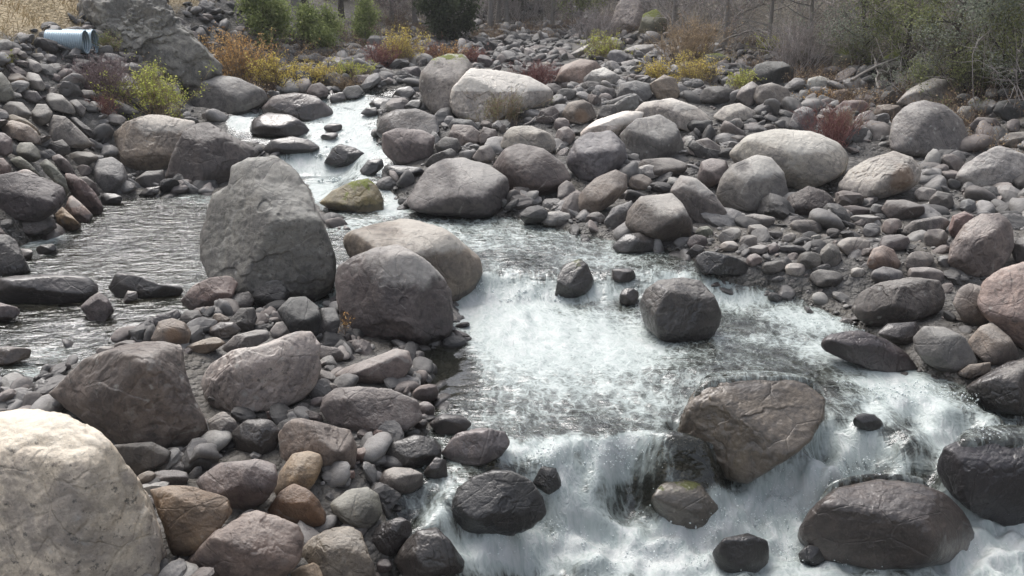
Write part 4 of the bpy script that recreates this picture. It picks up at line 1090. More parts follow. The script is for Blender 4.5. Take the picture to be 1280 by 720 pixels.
def cobble_material():
    m, nt = new_mat('cobble'); k = NT(nt)
    geo = k.n('ShaderNodeNewGeometry'); pos = geo.outputs['Position']; ri = geo.outputs['Random Per Island']
    wn_ = k.n('ShaderNodeTexWhiteNoise', noise_dimensions='1D'); k.l(ri, wn_.inputs['W'])
    s = k.n('ShaderNodeSeparateColor'); k.l(wn_.outputs['Color'], s.inputs[0])
    c = k.mix(k.math('POWER', s.outputs[0], 1.35), (.042, .040, .039), (.235, .225, .215))
    c = k.mix(k.ramp(s.outputs[1], .7, .95, 0, .7), c, (.19, .16, .145))
    c = k.mix(k.ramp(s.outputs[2], .9, .97, 0, .8), c, (.30, .29, .27))
    n = k.noise(pos, 9, 5, .65); n3 = k.noise(pos, 45, 4, .7)
    c = k.mix(k.ramp(n, .4, .65, 0, .5), c, k.mix(1., c, (.6, .58, .58), 'MULTIPLY'))
    c = k.mix(k.ramp(n3, .55, .68, 0, .4), c, k.mix(1., c, (1.6, 1.6, 1.55), 'MULTIPLY'))
    wet = k.attr('wet'); c = k.mix(wet, c, k.mix(1., c, (.45, .43, .42), 'MULTIPLY'))
    b = k.n('ShaderNodeBsdfPrincipled'); k.l(c, b.inputs['Base Color']); k.l(k.math('SUBTRACT', .68, k.math('MULTIPLY', wet, .38)), b.inputs['Roughness'])
    bm = k.n('ShaderNodeBump'); bm.inputs['Distance'].default_value = .02; k.l(k.math('ADD', n, k.math('MULTIPLY', n3, .3)), bm.inputs['Height']); k.l(bm.outputs[0], b.inputs['Normal'])
    o = k.n('ShaderNodeOutputMaterial'); k.l(b.outputs[0], o.inputs[0]); return m
COB = cobble_material()
def lr(x, y): return np.interp(y, XLY, XLX)-x, x-np.interp(y, XRY, XRX)
def m_bar(x, y, z, rs):
    L, Rr = lr(x, y)
    return (z > zwater(x, y)-.06) & (L < 1.) & (Rr < 1.5) & (y > 4)
scatter('cobbles', 'countless grey cobbles filling the gravel bars between boulders', 26000, 2, lambda x, y, z, rs: (.06+.17*rs.random(len(x))**1.5)*(1+np.clip(y-14, 0, 40)*.02), m_bar, 21, COB, lim=7000, ymax=60)
scatter('pebbles', 'fine gravel and pebbles on the bar', 60000, 1, lambda x, y, z, rs: (.018+.04*rs.random(len(x))**1.5)*(1+np.clip(y-12, 0, 40)*.03), m_bar, 22, COB, lim=14000, ymax=36, bury=.1)
def m_bed(x, y, z, rs):
    L, Rr = lr(x, y); zw_ = zwater(x, y)
    return (z <= zw_-.06) & (z > zw_-.6) & (L < 1.) & (Rr < 1.5) & (y > y_lip(x)+.7) & (y < 24) & (perlin(P2(x, y, .5, 60.)) > -.15)
scatter('bed_stones', 'rounded stones lying on the river bed in the shallows', 9000, 2, lambda x, y, z, rs: .09+.20*rs.random(len(x))**1.8, m_bed, 35, COB, lim=1300, ymax=24, bounds=(-13, 12), bury=.0)
def m_fore(x, y, z, rs):
    L, Rr = lr(x, y)
    return (z > zwater(x, y)-.16) & (L < 1.) & (x < 1.) & (y < 16.5) & (y > 5)
scatter('rubble', 'broken grey and brown stones wedged between the foreground boulders', 9000, 2, lambda x, y, z, rs: .09+.17*rs.random(len(x))**1.5, m_fore, 37, COB, lim=1500, ymax=17, bounds=(-11, 1), bury=.1)
def m_up(x, y, z, rs):
    L, Rr = lr(x, y)
    return (z > zwater(x, y)-.02) & (L < .5) & (Rr < 1.5) & (y > 17)
scatter('stones', 'medium grey stones heaped between the boulders upstream', 14000, 2, lambda x, y, z, rs: .17+.34*rs.random(len(x))**1.7, m_up, 31, COB, lim=2400, ymax=46, bounds=(-13, 16), bury=.1)
def m_rip(x, y, z, rs):
    L, Rr = lr(x, y)
    return (L > -.3) & (L < 4.1) & (y < 44) & (y > 9)
scatter('riprap', 'loose grey riprap stones covering the left bank slope', 16000, 2, lambda x, y, z, rs: .13+.26*rs.random(len(x))**1.5, m_rip, 23, COB, lim=3500, ymax=44, bounds=(-22, -5), bury=.0)
def m_rb(x, y, z, rs):
    L, Rr = lr(x, y)
    return (Rr > -.5) & (Rr < 3.0) & (rs.random(len(x)) < .6)
scatter('bank_rubble', 'dark rubble at the foot of the right bank', 6000, 2, lambda x, y, z, rs: .10+.28*rs.random(len(x))**2, m_rb, 24, COB, lim=1200, ymax=60, bounds=(4, 22))
def m_far(x, y, z, rs):
    L, Rr = lr(x, y)
    return (y > 34) & (L < .5) & (Rr < 1)
scatter('far_stones', 'far field of grey stones reaching to the trees', 9000, 1, lambda x, y, z, rs: .18+.42*rs.random(len(x))**2.2, m_far, 25, COB, lim=2600, ymax=68, bounds=(-12, 13), bury=.1)

# ------------------------------------------------------------------ plants
def segs(S, E, r0, r1, up=None):
    d = E-S; d /= np.linalg.norm(d, axis=1)[:, None]+1e-9
    a = np.cross(d, np.array([.31, .17, .93])); a /= np.linalg.norm(a, axis=1)[:, None]+1e-9
    b = np.cross(d, a)
    n = len(S); V = np.empty((n, 6, 3))
    for k in range(3):
        t = 2*math.pi*k/3; o = a*math.cos(t)+b*math.sin(t)
        V[:, k] = S+o*r0[:, None]; V[:, 3+k] = E+o*r1[:, None]
    base = (np.arange(n)*6)[:, None]
    Fs = np.concatenate([base+np.array([k, (k+1) % 3, 3+(k+1) % 3, 3+k]) for k in range(3)])
    return V.reshape(-1, 3), Fs
def grow(rs, base, dirs, length, rad, nseg=4, wob=.18, lift=.0):
    """polylines from base along dirs"""
    P = [base]; d = dirs.copy(); S = []; E = []; r0 = []; r1 = []
    for k in range(nseg):
        d = d+rs.normal(size=d.shape)*wob; d[:, 2] += lift; d /= np.linalg.norm(d, axis=1)[:, None]
        q = P[-1]+d*(length/nseg)[:, None]
        S.append(P[-1]); E.append(q); r0.append(rad*(1-.8*k/nseg)); r1.append(rad*(1-.8*(k+1)/nseg)); P.append(q)
    return np.stack(P, 1), np.concatenate(S), np.concatenate(E), np.concatenate(r0), np.concatenate(r1)
def children(rs, P, n_each, length, rad, spread=.8, lo=.3):
    n, m, _ = P.shape
    idx = np.repeat(np.arange(n), n_each); t = rs.uniform(lo, 1, len(idx))*(m-1)
    k = np.minimum(t.astype(int), m-2); fr = (t-k)[:, None]
    b = P[idx, k]*(1-fr)+P[idx, k+1]*fr
    d = P[idx, k+1]-P[idx, k]; d /= np.linalg.norm(d, axis=1)[:, None]
    d = d+rs.normal(size=d.shape)*spread; d /= np.linalg.norm(d, axis=1)[:, None]
    return b, d, np.broadcast_to(length, (len(b),))*rs.uniform(.5, 1.2, len(b)), np.full(len(b), rad)
def leaves(rs, pts, size, asp=.5):
    n = len(pts)
    u = rs.normal(size=(n, 3)); u /= np.linalg.norm(u, axis=1)[:, None]
    w = np.cross(u, rs.normal(size=(n, 3))); w /= np.linalg.norm(w, axis=1)[:, None]
    s = (size*rs.uniform(.6, 1.3, n))[:, None]
    V = np.stack([pts-u*s, pts+w*s*asp, pts+u*s, pts-w*s*asp], 1).reshape(-1, 3)
    return V, np.arange(n*4).reshape(-1, 4)
def pts_on(rs, P, n, jit, lo=.25):
    k, m, _ = P.shape
    i = rs.integers(k, size=n); t = rs.uniform(lo, 1, n)*(m-1); j = np.minimum(t.astype(int), m-2); fr = (t-j)[:, None]
    return P[i, j]*(1-fr)+P[i, j+1]*fr+rs.normal(size=(n, 3))*jit
def root(name, loc, label, cat, group=None):
    o = bpy.data.objects.new(name, None); C.objects.link(o); o.location = loc; o['label'] = label; o['category'] = cat; o.empty_display_size = .2
    if group: o['group'] = group
    return o
BARK = simple_mat('bark', (.07, .06, .05), (.17, .155, .14), 12)
TWIG = {k: simple_mat('twig_'+k, *v, scale=3) for k, v in dict(
  grey=((.20, .18, .17), (.44, .40, .38)), brown=((.10, .07, .05), (.22, .16, .12)), red=((.13, .055, .05), (.24, .12, .11)), purple=((.12, .085, .085), (.24, .18, .18)), dark=((.035, .03, .026), (.09, .08, .07)), tan=((.20, .15, .10), (.36, .28, .19))).items()}
LEAF = {k: simple_mat('leaf_'+k, *v, scale=1.6, trans=.55) for k, v in dict(
  yellow=((.46, .36, .08), (.66, .56, .18)), lime=((.28, .32, .06), (.52, .54, .16)), orange=((.42, .23, .09), (.62, .42, .18)), olive=((.12, .14, .06), (.27, .29, .14)), green=((.15, .19, .07), (.34, .38, .16)),
  dark=((.035, .045, .028), (.10, .12, .07)), greygreen=((.12, .14, .11), (.32, .35, .28)), rust=((.26, .14, .09), (.42, .27, .19)), red=((.22, .11, .09), (.36, .20, .17)), tan=((.28, .20, .12), (.46, .36, .24)), purple=((.17, .135, .13), (.30, .245, .24))).items()}
def shrub(label, px, py, wpx, hpx, twig, leaf, nst=60, nlf=1500, lpx=1.6, name='shrub', group=None, seed=0, depth=None, jit=.03, spread=.55, asp=.45, cat=None):
    rs = np.random.default_rng(seed+int(px*7+py))
    p = at(px, py); Z = (p-CAM)@F; s = Z/FPX; w, h = wpx*s, hpx*s
    rt = root(name, tuple(p), label, cat or name.replace('_', ' '), group)
    base = np.stack([rs.normal(size=nst)*w*.16, rs.normal(size=nst)*w*.13, np.full(nst, -.1*h)], 1)
    ang = rs.uniform(0, 2*math.pi, nst); el = np.abs(rs.normal(size=nst))*spread
    k = w/(2*h)
    d = np.stack([np.cos(ang)*np.sin(el)*min(k*1.6, 1.6), np.sin(ang)*np.sin(el)*min(k*1.6, 1.6), np.cos(el)], 1); d /= np.linalg.norm(d, axis=1)[:, None]
    L = h*rs.uniform(.55, 1.08, nst)/np.maximum(d[:, 2], .45)
    L = np.minimum(L, np.where(np.abs(d[:, 2]) < .6, w*.55, 9e9))
    rr = np.full(nst, max(.012*h, .28*s))
    P, S, E, r0, r1 = grow(rs, base, d, L, rr, 5, .14, .03)
    b, dd, l2, r2 = children(rs, P, 6, h*.30, .22*s if .22*s < .006*h*3 else .006*h, .45)
    P2_, S2, E2, r02, r12 = grow(rs, b, dd, l2, r2, 3, .22, .05)
    b3, d3, l3, r3 = children(rs, P2_, 2, h*.14, r2[0]*.7, .6)
    P3, S3, E3, r03, r13 = grow(rs, b3, d3, l3, r3, 2, .25, .02)
    V, Fc = segs(np.concatenate([S, S2, S3]), np.concatenate([E, E2, E3]), np.concatenate([r0, r02, r03]), np.concatenate([r1, r12, r13]))
    link('stems', mesh_np('stems', V, Fc, TWIG[twig], smooth=False), rt)
    if nlf:
        q = np.concatenate([pts_on(rs, P2_, nlf//2, jit*h), pts_on(rs, P3, nlf-nlf//2, jit*h)])
        Vl, Fl = leaves(rs, q, lpx*s, asp)
        link('foliage', mesh_np('foliage', Vl, Fl, LEAF[leaf], smooth=False), rt)
    return rt
SH = [
 ('purple brown leafless bush below the culvert pipes',128,118,72,46,'purple','purple',170,2600,1.0),
 ('yellow green willow bush on the left bank',192,142,80,56,'tan','lime',90,4200,1.5),
 ('small reddish grass tuft over the long dark slab',132,142,34,24,'red','tan',60,300,.8),
 ('orange yellow bush at the end of the rock outcrop',300,106,78,60,'tan','orange',90,3800,1.4),
 ('bright yellow bush beside the large flat pale boulder',345,112,52,42,'brown','yellow',70,2600,1.4),
 ('low yellow bush right above the upper rapids',398,104,60,26,'tan','yellow',70,2200,1.2),
 ('low golden green bush reaching toward the dark flat boulder',438,96,52,20,'tan','lime',60,1700,1.1),
 ('red stemmed bush under the far golden bush',478,84,46,30,'red','red',80,1100,1.1),
 ('far golden bush standing highest above the stones',503,80,50,40,'tan','yellow',80,2600,1.2),
 ('rusty low bush right of the far golden bush',540,74,38,20,'red','rust',60,900,1.),
 ('orange bush behind the moss capped boulder',568,78,40,22,'brown','orange',60,1200,1.),
 ('dark red bush behind the moss capped boulder',592,80,34,20,'red','red',60,800,1.),
 ('dark red twig bush behind the white topped boulder',672,106,60,28,'red','red',110,300,.9),
 ('yellow green bush in the far right field',755,76,42,34,'tan','lime',70,1900,1.1),
 ('bright yellow low bush left of the tan yellow bush',818,102,34,26,'tan','yellow',60,1600,1.2),
 ('wide tan yellow bush below the bare brush',868,106,62,36,'tan','yellow',90,2600,1.1),
 ('pinkish tan bush rising behind the tan yellow bush',862,84,70,60,'tan','tan',110,2600,1.0),
 ('small yellow bush at the edge of the bare brush',926,112,32,24,'tan','lime',50,1300,1.2),
 ('small yellow bush overhanging the dark cave like boulder',962,70,30,24,'tan','lime',50,900,1.2),
 ('red twiggy shrub behind the long pale whaleback boulder',1040,182,66,48,'red','tan',110,250,.9),
 ('pale dry grass tuft beside the red twiggy shrub',1052,170,34,34,'tan','tan',70,150,.9),
 ('low yellow orange plant above the red twiggy shrub',1022,130,34,18,'brown','orange',40,500,1.1),
 ('olive grass tuft growing at the foot of the white topped boulder',622,158,54,44,'tan','olive',120,1300,1.1),
 ('greenish plant below the culvert pipes at the outcrop foot',135,62,40,22,'tan','green',50,900,1.1),
 ('little green plant on the left riprap edge',8,82,26,14,'tan','lime',30,600,1.),
 ('low grey green shrub behind the speckled oval boulder',1150,112,70,40,'grey','greygreen',90,2600,1.5),
 ('grey green bush reaching out over the dark bank at right',1225,122,90,60,'dark','olive',110,5200,1.5),
 ('bare mauve thicket behind the domed pale boulder',1000,86,80,60,'grey','purple',150,900,1.0),
 ('olive bush between the mossy boulder and the bare thicket',1062,78,50,40,'grey','olive',90,3000,1.3),
 ('tangle of bare twigs at the foot of the far knoll',745,52,60,40,'grey','purple',120,700,.9),
 ('dry tan weeds on the stones left of the upper rapids',432,112,44,16,'tan','tan',60,700,.9),
 ('small orange plant in the crack left of the brown boulder',428,420,12,34,'brown','orange',14,60,2.0),
]
for j, (lab, a, b, w, h, tw, lf, ns, nl, lp) in enumerate(SH): shrub(lab, a, b, w, h, tw, lf, ns, nl, lp, seed=j)

def tree(label, px, py, d_extra, height, crown_w, crown_lo, bark, leaf, nleaf, lsize, name='tree', lean=0., seed=1, limbs=14, trunk_r=None, group=None, clump=.4):
    """px,py: foot on the ground in the photo; height in metres"""
    rs = np.random.default_rng(seed*31+7)
    p = at(px, py)
    if d_extra:
        p = np.array([p[0]*(1+d_extra/np.hypot(p[0], p[1])), p[1]+d_extra, 0]); p[2] = float(ground(p[:1], p[1:2])[0])
    rt = root(name, tuple(p), label, 'tree', group)
    tr = trunk_r or height*.016
    P, S, E, r0, r1 = grow(rs, np.array([[0, 0, -.3]]), np.array([[lean, 0, 1.]]), np.array([height*1.0]), np.array([tr]), 9, .05)
    # round trunk: 3 offset copies look faceted, so use an 8 sided sweep
    pts = P[0]; ring = []
    for i, q in enumerate(pts):
        rr_ = tr*(1-.85*i/(len(pts)-1))*(1.35 if i == 0 else 1)
        t = np.arange(8)/8*2*math.pi
        ring.append(q+np.stack([np.cos(t)*rr_, np.sin(t)*rr_, t*0], 1))
    V = np.concatenate(ring); n = len(pts)
    Fc = np.array([[i*8+k, i*8+(k+1) % 8, (i+1)*8+(k+1) % 8, (i+1)*8+k] for i in range(n-1) for k in range(8)])
    link('trunk', mesh_np('trunk', V, Fc, bark), rt)
    # limbs
    tl = rs.uniform(crown_lo, .97, limbs)
    k = np.minimum((tl*9).astype(int), 8); fr = (tl*9-k)[:, None]
    b = pts[k]*(1-fr)+pts[k+1]*fr
    an = rs.uniform(0, 6.283, limbs); prof = np.sin(np.clip((tl-crown_lo)/(1-crown_lo)*.85+.15, 0, 1)*math.pi)**.6
    d = np.stack([np.cos(an), np.sin(an), rs.uniform(.1, .7, limbs)], 1); d /= np.linalg.norm(d, axis=1)[:, None]
    L = crown_w/2*prof*rs.uniform(.7, 1.1, limbs)
    Pl, S, E, r0, r1 = grow(rs, b, d, L, np.full(limbs, tr*.32), 5, .16, .03)
    b2, d2, l2, r2 = children(rs, Pl, 7, crown_w*.17, tr*.10, .6)
    P2_, S2, E2, r02, r12 = grow(rs, b2, d2, l2, r2, 3, .2)
    b3, d3, l3, r3 = children(rs, P2_, 3, crown_w*.08, tr*.05, .7)
    P3, S3, E3, r03, r13 = grow(rs, b3, d3, l3, r3, 2, .2)
    V, Fc = segs(np.concatenate([S, S2, S3]), np.concatenate([E, E2, E3]), np.concatenate([r0, r02, r03]), np.concatenate([r1, r12, r13]))
    link('branches', mesh_np('branches', V, Fc, bark, smooth=False), rt)
    if nleaf:
        q = np.concatenate([pts_on(rs, P2_, nleaf//3, clump*.5, .2), pts_on(rs, P3, nleaf-nleaf//3, clump*.5, .2)])
        Vl, Fl = leaves(rs, q, lsize, .6)
        link('crown', mesh_np('crown', Vl, Fl, LEAF[leaf], smooth=False), rt)
    return rt
BK_GREY = simple_mat('bark_grey', (.12, .11, .10), (.26, .24, .22), 9)
BK_DARK = simple_mat('bark_dark', (.035, .03, .026), (.10, .085, .07), 9)
TR = [
 ('green bushy tree at the far left of the valley mouth',328,52,0,2.9,2.4,.03,BK_DARK,'green',9000,.07),
 ('pale green rounded tree beside the grey trunks',398,62,0,2.2,2.4,.03,BK_DARK,'green',8000,.06),
 ('slim pale green tree left of the purple brush',458,58,0,2.8,1.5,.03,BK_GREY,'green',6000,.06),
 ('big dark green evergreen standing at the valley centre',560,54,0,4.6,4.4,.03,BK_DARK,'dark',17000,.085),
 ('tall bare grey trunk behind the green bushy tree',372,48,4,13,5,.35,BK_GREY,'dark',0,.1),
 ('second bare grey trunk close right of the tallest one',384,48,5,12,4,.35,BK_DARK,'dark',0,.1),
 ('thin grey trunk at the edge of the outcrop',208,40,3,11,5,.35,BK_DARK,'dark',600,.08),
 ('bare dark tree between the two pale green trees',428,50,6,11,7,.15,BK_DARK,'olive',500,.08),
 ('leafless purple grey tree left of the evergreen',490,50,5,10,8,.1,BK_GREY,'purple',5200,.07),
 ('leafless purple grey tree touching the evergreen',520,50,8,12,8,.1,BK_GREY,'purple',3500,.07),
 ('straight grey trunk right of the evergreen',612,44,4,13,5,.45,BK_GREY,'dark',1500,.1),
 ('straight grey trunk third from the evergreen',622,44,6,13,5,.45,BK_GREY,'dark',1500,.1),
 ('slender grey trunk in the far right row',634,43,5,12,5,.45,BK_GREY,'olive',1200,.1),
 ('dark conifer behind the row of grey trunks',655,42,10,14,8,.05,BK_DARK,'dark',12000,.11),
 ('dark conifer at the very centre back',600,42,16,15,9,.05,BK_DARK,'dark',12000,.12),
 ('pinkish leafless tree in front of the right brush',690,44,2,9,7,.08,BK_GREY,'purple',4200,.06),
 ('olive leaning tree above the far bright slab',722,48,4,8,6,.08,BK_GREY,'olive',5200,.07),
 ('dark tree behind the pale far knoll',775,40,9,13,9,.08,BK_DARK,'dark',9000,.1),
 ('tall dark evergreen behind the rock outcrop',280,40,10,14,9,.05,BK_DARK,'dark',9000,.11),
 ('dark evergreen behind the small pale green trees',430,46,16,15,10,.05,BK_DARK,'olive',9000,.11),
 ('bare grey tree leaning over the pinkish tan bush',840,62,3,9,8,.06,BK_GREY,'purple',1500,.05),
 ('bare grey tree right of the pinkish tan bush',905,66,1,8.5,8,.05,BK_GREY,'purple',900,.05),
 ('many branched bare tree over the cave like boulder',960,76,.5,8,8,.04,BK_GREY,'purple',900,.05),
 ('bare grey tree over the moss streaked rock',1010,80,.6,7.5,7,.04,BK_GREY,'greygreen',900,.05),
 ('olive leaved bushy tree above the mossy green boulder',1078,84,.4,6.5,6.2,.03,BK_DARK,'greygreen',11000,.045),
 ('second olive leaved tree above the shaded mossy shelf',1130,96,.6,6.5,5.5,.03,BK_DARK,'olive',9000,.045),
 ('grey green leafy tree above the speckled oval boulder',1185,104,.3,6,5.2,.02,BK_DARK,'olive',13000,.042),
 ('dense grey green tree filling the top right corner',1250,118,.3,6,5.2,.02,BK_DARK,'greygreen',13000,.042),
 ('dark green tree just outside the shade at the right edge',1310,128,.8,7,6,.02,BK_DARK,'olive',9000,.05),
]
for j, a in enumerate(TR): tree(*a, seed=j+1, limbs=26 if a[9-0] and a[8] else 16)

# brush covering both hillsides and the valley end
def brush():
    rs = np.random.default_rng(77)
    n = 9000
    x = rs.uniform(-45, 45, n); y = rs.uniform(16, 100, n)
    L, Rr = lr(x, y)
    ok = (Rr > 1.6) & (Rr < 26) | (L > 7.5) & (y > 38) | (y > 63) & (np.abs(x) < 40)
    z = ground(x, y); px, py, dep = to_px(np.stack([x, y, z], 1))
    ok &= (dep > 5) & (px > -220) & (px < 1500) & (py > -330)
    x, y, z = x[ok][:2600], y[ok][:2600], z[ok][:2600]
    B, D, Ls = [], [], []
    k = 9
    b = np.repeat(np.stack([x, y, z], 1), k, 0); b[:, :2] += rs.normal(size=(len(b), 2))*.4
    d = rs.normal(size=b.shape)*.38; d[:, 2] += 1; d /= np.linalg.norm(d, axis=1)[:, None]
    hh = np.repeat(rs.uniform(1.0, 3.4, len(x)), k)
    P, S, E, r0, r1 = grow(rs, b, d, hh, np.full(len(b), .02), 4, .2)
    b2, d2, l2, r2 = children(rs, P, 5, 1.0, .011, .6)
    P2_, S2, E2, r02, r12 = grow(rs, b2, d2, l2, r2, 2, .25)
    V, Fc = segs(np.concatenate([S, S2]), np.concatenate([E, E2]), np.concatenate([r0, r02]), np.concatenate([r1, r12]))
    link('brush', mesh_np('brush', V, Fc, TWIG['grey'], smooth=False), kind='stuff', label='tangled bare grey brush covering the hillsides', category='brush')
    q = pts_on(rs, P2_, 60000, .12)
    w = perlin(np.stack([q[:, 0]*.25, q[:, 1]*.25, q[:, 2]*.25], 1)) > .02
    Vl, Fl = leaves(rs, q[w], .045, .6)
    link('undergrowth', mesh_np('undergrowth', Vl, Fl, LEAF['greygreen'], smooth=False), kind='stuff', label='dull green undergrowth within the hillside brush', category='undergrowth')
brush()
def low_cover():
    rs = np.random.default_rng(41)
    n = 16000
    x = rs.uniform(-16, 20, n); y = rs.uniform(20, 64, n)
    L, Rr = lr(x, y); z = ground(x, y)
    w = perlin(P2(x, y, .35, 31.))
    ok = ((L > -2.5) & (L < 2) & (y > 30) & (w > .0)) | ((Rr > -2.2) & (Rr < 2.5) & (y > 20) & (w > .08)) | ((y > 52) & (w > .1) & (L < 0) & (Rr < 0))
    ok &= z > zwater(x, y)+.05
    x, y, z = x[ok][:3000], y[ok][:3000], z[ok][:3000]
    k = 7
    b = np.repeat(np.stack([x, y, z], 1), k, 0); b[:, :2] += rs.normal(size=(len(b), 2))*.13
    d = rs.normal(size=b.shape)*.5; d[:, 2] += 1; d /= np.linalg.norm(d, axis=1)[:, None]
    P, S, E, r0, r1 = grow(rs, b, d, rs.uniform(.25, 1.0, len(b)), np.full(len(b), .009), 3, .25)
    V, Fc = segs(S, E, r0, r1)
    link('ground_cover', mesh_np('ground_cover', V, Fc, TWIG['brown'], smooth=False), kind='stuff', label='low brown weeds and dead twigs along both banks', category='ground cover')
    q = pts_on(rs, P, 22000, .05)
    Vl, Fl = leaves(rs, q, .035, .6)
    link('leaf_litter', mesh_np('leaf_litter', Vl, Fl, LEAF['tan'], smooth=False), kind='stuff', label='faded tan leaves clinging to the low weeds', category='leaves')
low_cover()
def grass():
    rs = np.random.default_rng(8)
    n = 26000
    x = rs.uniform(-34, -14, n); y = rs.uniform(12, 44, n)
    L, _ = lr(x, y)
    z = ground(x, y)
    ok = (L > 3.7+.6*perlin(P2(x, y, .5, 20.)))
    x, y, z = x[ok], y[ok], z[ok]; b = np.stack([x, y, z-.02], 1)
    d = rs.normal(size=b.shape)*.5; d[:, 2] = 1; d[:, 0] += .3; d /= np.linalg.norm(d, axis=1)[:, None]
    P, S, E, r0, r1 = grow(rs, b, d, rs.uniform(.15, .5, len(b)), np.full(len(b), .012), 2, .2, -.1)
    V, Fc = segs(S, E, r0, r1)
    link('dry_grass', mesh_np('dry_grass', V, Fc, simple_mat('dry_grass', (.26, .19, .10), (.46, .37, .22), 2), smooth=False), kind='stuff', label='tan dry grass on the upper left slope', category='grass')
grass()

# ------------------------------------------------------------------ rock outcrop on the left
def outcrop():
    poly = [(96,-40),(150,-60),(188,-35),(210,6),(246,50),(278,80),(274,100),(240,110),(196,108),(158,98),(128,76),(108,50),(96,10)]
    W, f, base, centre, s, (cx, cy, w, h), size = build_rock(777, '', 'grey', 14, .62, '', poly, 1.04, .34)
    q = at(240, 104); 
    n = fbm((W-centre)*.9, 5, .6)
    d = (W-centre); r = np.linalg.norm(d, axis=1)
    W = W + d/r[:, None]*(.26*n-.14*np.clip(1-np.abs(fbm((W-centre)@np.array([[.5,.2,.1],[0,.5,.3],[-.4,.1,.9]])+4, 3, .5))*2.4, 0, 1)**2)[:, None]
    rel = (W-centre)/(size*s)
    m = .62*sm(.35, .0, np.linalg.norm(rel-np.array([-.05, -.3, .25]), axis=1))+.18
    me = mesh_np('rock_outcrop', W-base, f, ROCK, attrs=dict(moss=m+.02, lichen=np.full(len(W), 1.), wet=np.zeros(len(W))))
    o = link('rock_outcrop', me, loc=tuple(base), label='steep grey rock outcrop with green moss above the left bank', category='outcrop')
    o.color = (.17, .165, .15, 1)
outcrop()

# ------------------------------------------------------------------ culvert pipes
PIPE, pnt = new_mat('galvanised'); k_ = NT(pnt)
g_ = k_.n('ShaderNodeNewGeometry'); nn_ = k_.noise(g_.outputs['Position'], 5, 4)
pb = k_.n('ShaderNodeBsdfPrincipled'); k_.l(k_.mix(nn_, (.24, .32, .37), (.42, .51, .57)), pb.inputs['Base Color']); pb.inputs['Metallic'].default_value = .35; pb.inputs['Roughness'].default_value = .45
po = k_.n('ShaderNodeOutputMaterial'); k_.l(pb.outputs[0], po.inputs[0])
def pipe(label, px, py, lenpx, radpx, dz, seedoff):
    q = at(px, py); Z = ((q-CAM)@F)*dz; s = Z/FPX
    d = ray(px, py); q = CAM+d*(Z/(d@F))
    rr, L = radpx*s, lenpx*s
    rt = root('culvert_pipe', tuple(q), label, 'pipe', 'corrugated pipes on the left bank')
    nu, nv = 120, 48
    t = np.linspace(0, 1, nu); a = np.arange(nv)/nv*2*math.pi
    def tube(r, wave):
        rad = r*(1+wave*np.sin(t*math.pi*2*17))
        ax = np.array([.975, .12, -.03]); ax /= np.linalg.norm(ax); u = np.cross(ax, [0, 0, 1]); u /= np.linalg.norm(u); w = np.cross(u, ax)
        V = (ax*(t[:, None]-.5)[:, None]*L) + rad[:, None, None]*(np.cos(a)[None, :, None]*u+np.sin(a)[None, :, None]*w)
        return V
    o_, i_ = tube(rr, .022), tube(rr*.955, .022)
    V = np.concatenate([o_.reshape(-1, 3), i_.reshape(-1, 3)])
    Fc = []
    for i in range(nu-1):
        for j in range(nv):
            j2 = (j+1) % nv; a0 = i*nv
            Fc.append((a0+j, a0+nv+j, a0+nv+j2, a0+j2)); b0 = nu*nv+a0; Fc.append((b0+j, b0+j2, b0+nv+j2, b0+nv+j))
    for i in (0, nu-1):
        for j in range(nv):
            j2 = (j+1) % nv; a0, b0 = i*nv, nu*nv+i*nv
            Fc.append((a0+j, a0+j2, b0+j2, b0+j))
    link('corrugated_wall', mesh_np('corrugated_wall', V, np.array(Fc), PIPE), rt)
    # end collar
    ax = np.array([.975, .12, -.03]); ax /= np.linalg.norm(ax)
    u = np.cross(ax, [0, 0, 1]); u /= np.linalg.norm(u); w = np.cross(u, ax)
    prof = [(.0, 1.0), (.0, 1.06), (.035, 1.06), (.035, 1.0), (.035, .96), (0, .96)]
    V = [ax*(L/2-.02+px_)+rr*pr*(math.cos(b)*u+math.sin(b)*w) for px_, pr in prof for b in a]
    m = len(prof); Fc = [(i*nv+j, i*nv+(j+1) % nv, ((i+1) % m)*nv+(j+1) % nv, ((i+1) % m)*nv+j) for i in range(m) for j in range(nv)]
    link('end_collar', mesh_np('end_collar', np.array(V), np.array(Fc), PIPE), rt)
pipe('blue grey corrugated culvert pipe lying nearer the camera, left of its twin', 84, 52, 44, 13.5, .95, 0)
pipe('blue grey corrugated culvert pipe whose mouth shows behind the nearer one', 95, 51, 44, 13.5, .985, 1)

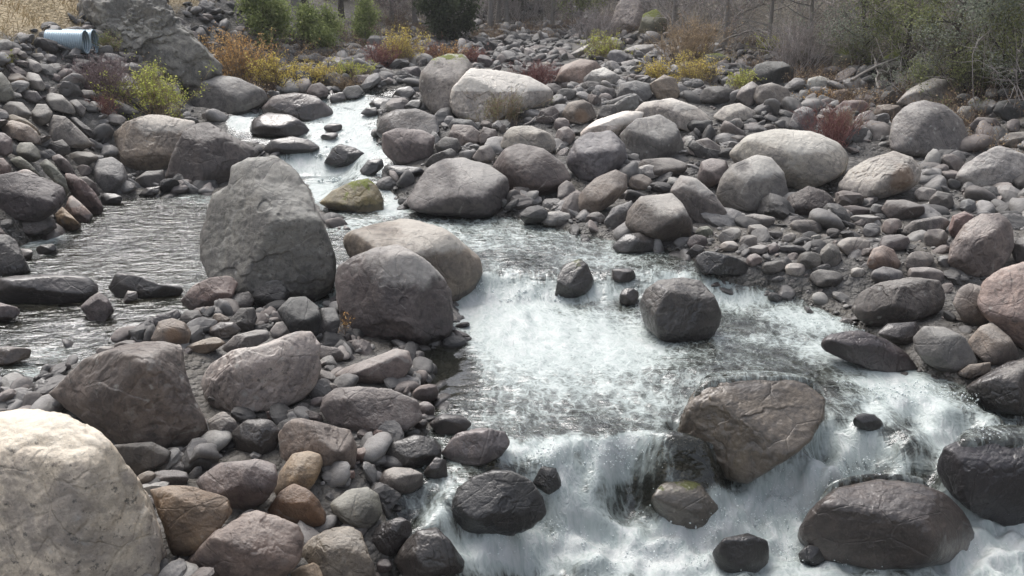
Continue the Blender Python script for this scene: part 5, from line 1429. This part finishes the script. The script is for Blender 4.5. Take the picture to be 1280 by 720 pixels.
# ------------------------------------------------------------------ haze volume, added to lift the dark background
def added_haze():
    me = bpy.data.meshes.new('added_haze')
    x0, x1, y0, y1, z0, z1 = -125, 125, -45, 185, -4, 45
    v = [(x, y, z) for x in (x0, x1) for y in (y0, y1) for z in (z0, z1)]
    me.from_pydata(v, [], [(0, 1, 3, 2), (4, 6, 7, 5), (0, 4, 5, 1), (2, 3, 7, 6), (0, 2, 6, 4), (1, 5, 7, 3)])
    mt, hn = new_mat('added_haze'); h_ = NT(hn)
    pv = h_.n('ShaderNodeVolumePrincipled'); pv.inputs['Color'].default_value = (.92, .93, .95, 1); pv.inputs['Density'].default_value = .0005
    ho = h_.n('ShaderNodeOutputMaterial'); h_.l(pv.outputs[0], ho.inputs['Volume'])
    me.materials.append(mt)
    link('added_haze', me, kind='stuff', label='thin pale added haze', category='added_haze')
added_haze()
# ------------------------------------------------------------------ fallen branches
def branch(label, a, b, r_px, da=0, mat=None, lift=.12, seed=1, bend=.15):
    rs = np.random.default_rng(seed)
    p, q = at(*a), at(*b); s = ((p-CAM)@F)/FPX
    p = p+np.array([0, 0, lift]); q = q+np.array([0, 0, lift*1.4])
    if da: q = p+(q-p); 
    n = 9; t = np.linspace(0, 1, n)[:, None]
    P = p*(1-t)+q*t+np.array([0, 0, 1.])*np.sin(t*math.pi)*bend+rs.normal(size=(n, 3))*.02
    V = []
    d = (q-p)/np.linalg.norm(q-p); u = np.cross(d, [0, 0, 1]); u /= np.linalg.norm(u); w = np.cross(u, d)
    for i in range(n):
        r = r_px*s*(1-.6*i/(n-1))
        for k in range(7): V.append(P[i]+r*(math.cos(k/7*6.283)*u+math.sin(k/7*6.283)*w))
    Fc = [(i*7+k, i*7+(k+1) % 7, (i+1)*7+(k+1) % 7, (i+1)*7+k) for i in range(n-1) for k in range(7)]
    rt = root('fallen_branch', tuple(p), label, 'branch')
    link('limb', mesh_np('limb', np.array(V)-p, np.array(Fc), mat or BK_GREY), rt)
    bs, ds, ls, r2 = children(rs, (P-p)[None], 9, np.linalg.norm(q-p)*.3, r_px*s*.3, .6)
    _, S, E, r0, r1 = grow(rs, bs, ds, ls, r2, 3, .2)
    V, Fc = segs(S, E, r0, r1); link('twigs', mesh_np('twigs', V, Fc, mat or BK_GREY, smooth=False), rt)
branch('pale dead limb slanting under the olive bushes', (1062, 118), (1134, 92), 2.2, lift=.5)
branch('thin bare branch bent over the dark bank at right', (1094, 128), (1090, 96), 1.4, lift=.5, seed=3)
branch('bleached dead branches lying under the white topped boulder', (655, 168), (690, 160), 1.2, lift=.25, seed=4)
branch('long bare branch sloping down to the yellow bush', (900, 70), (960, 62), 1.6, lift=.7, seed=5)
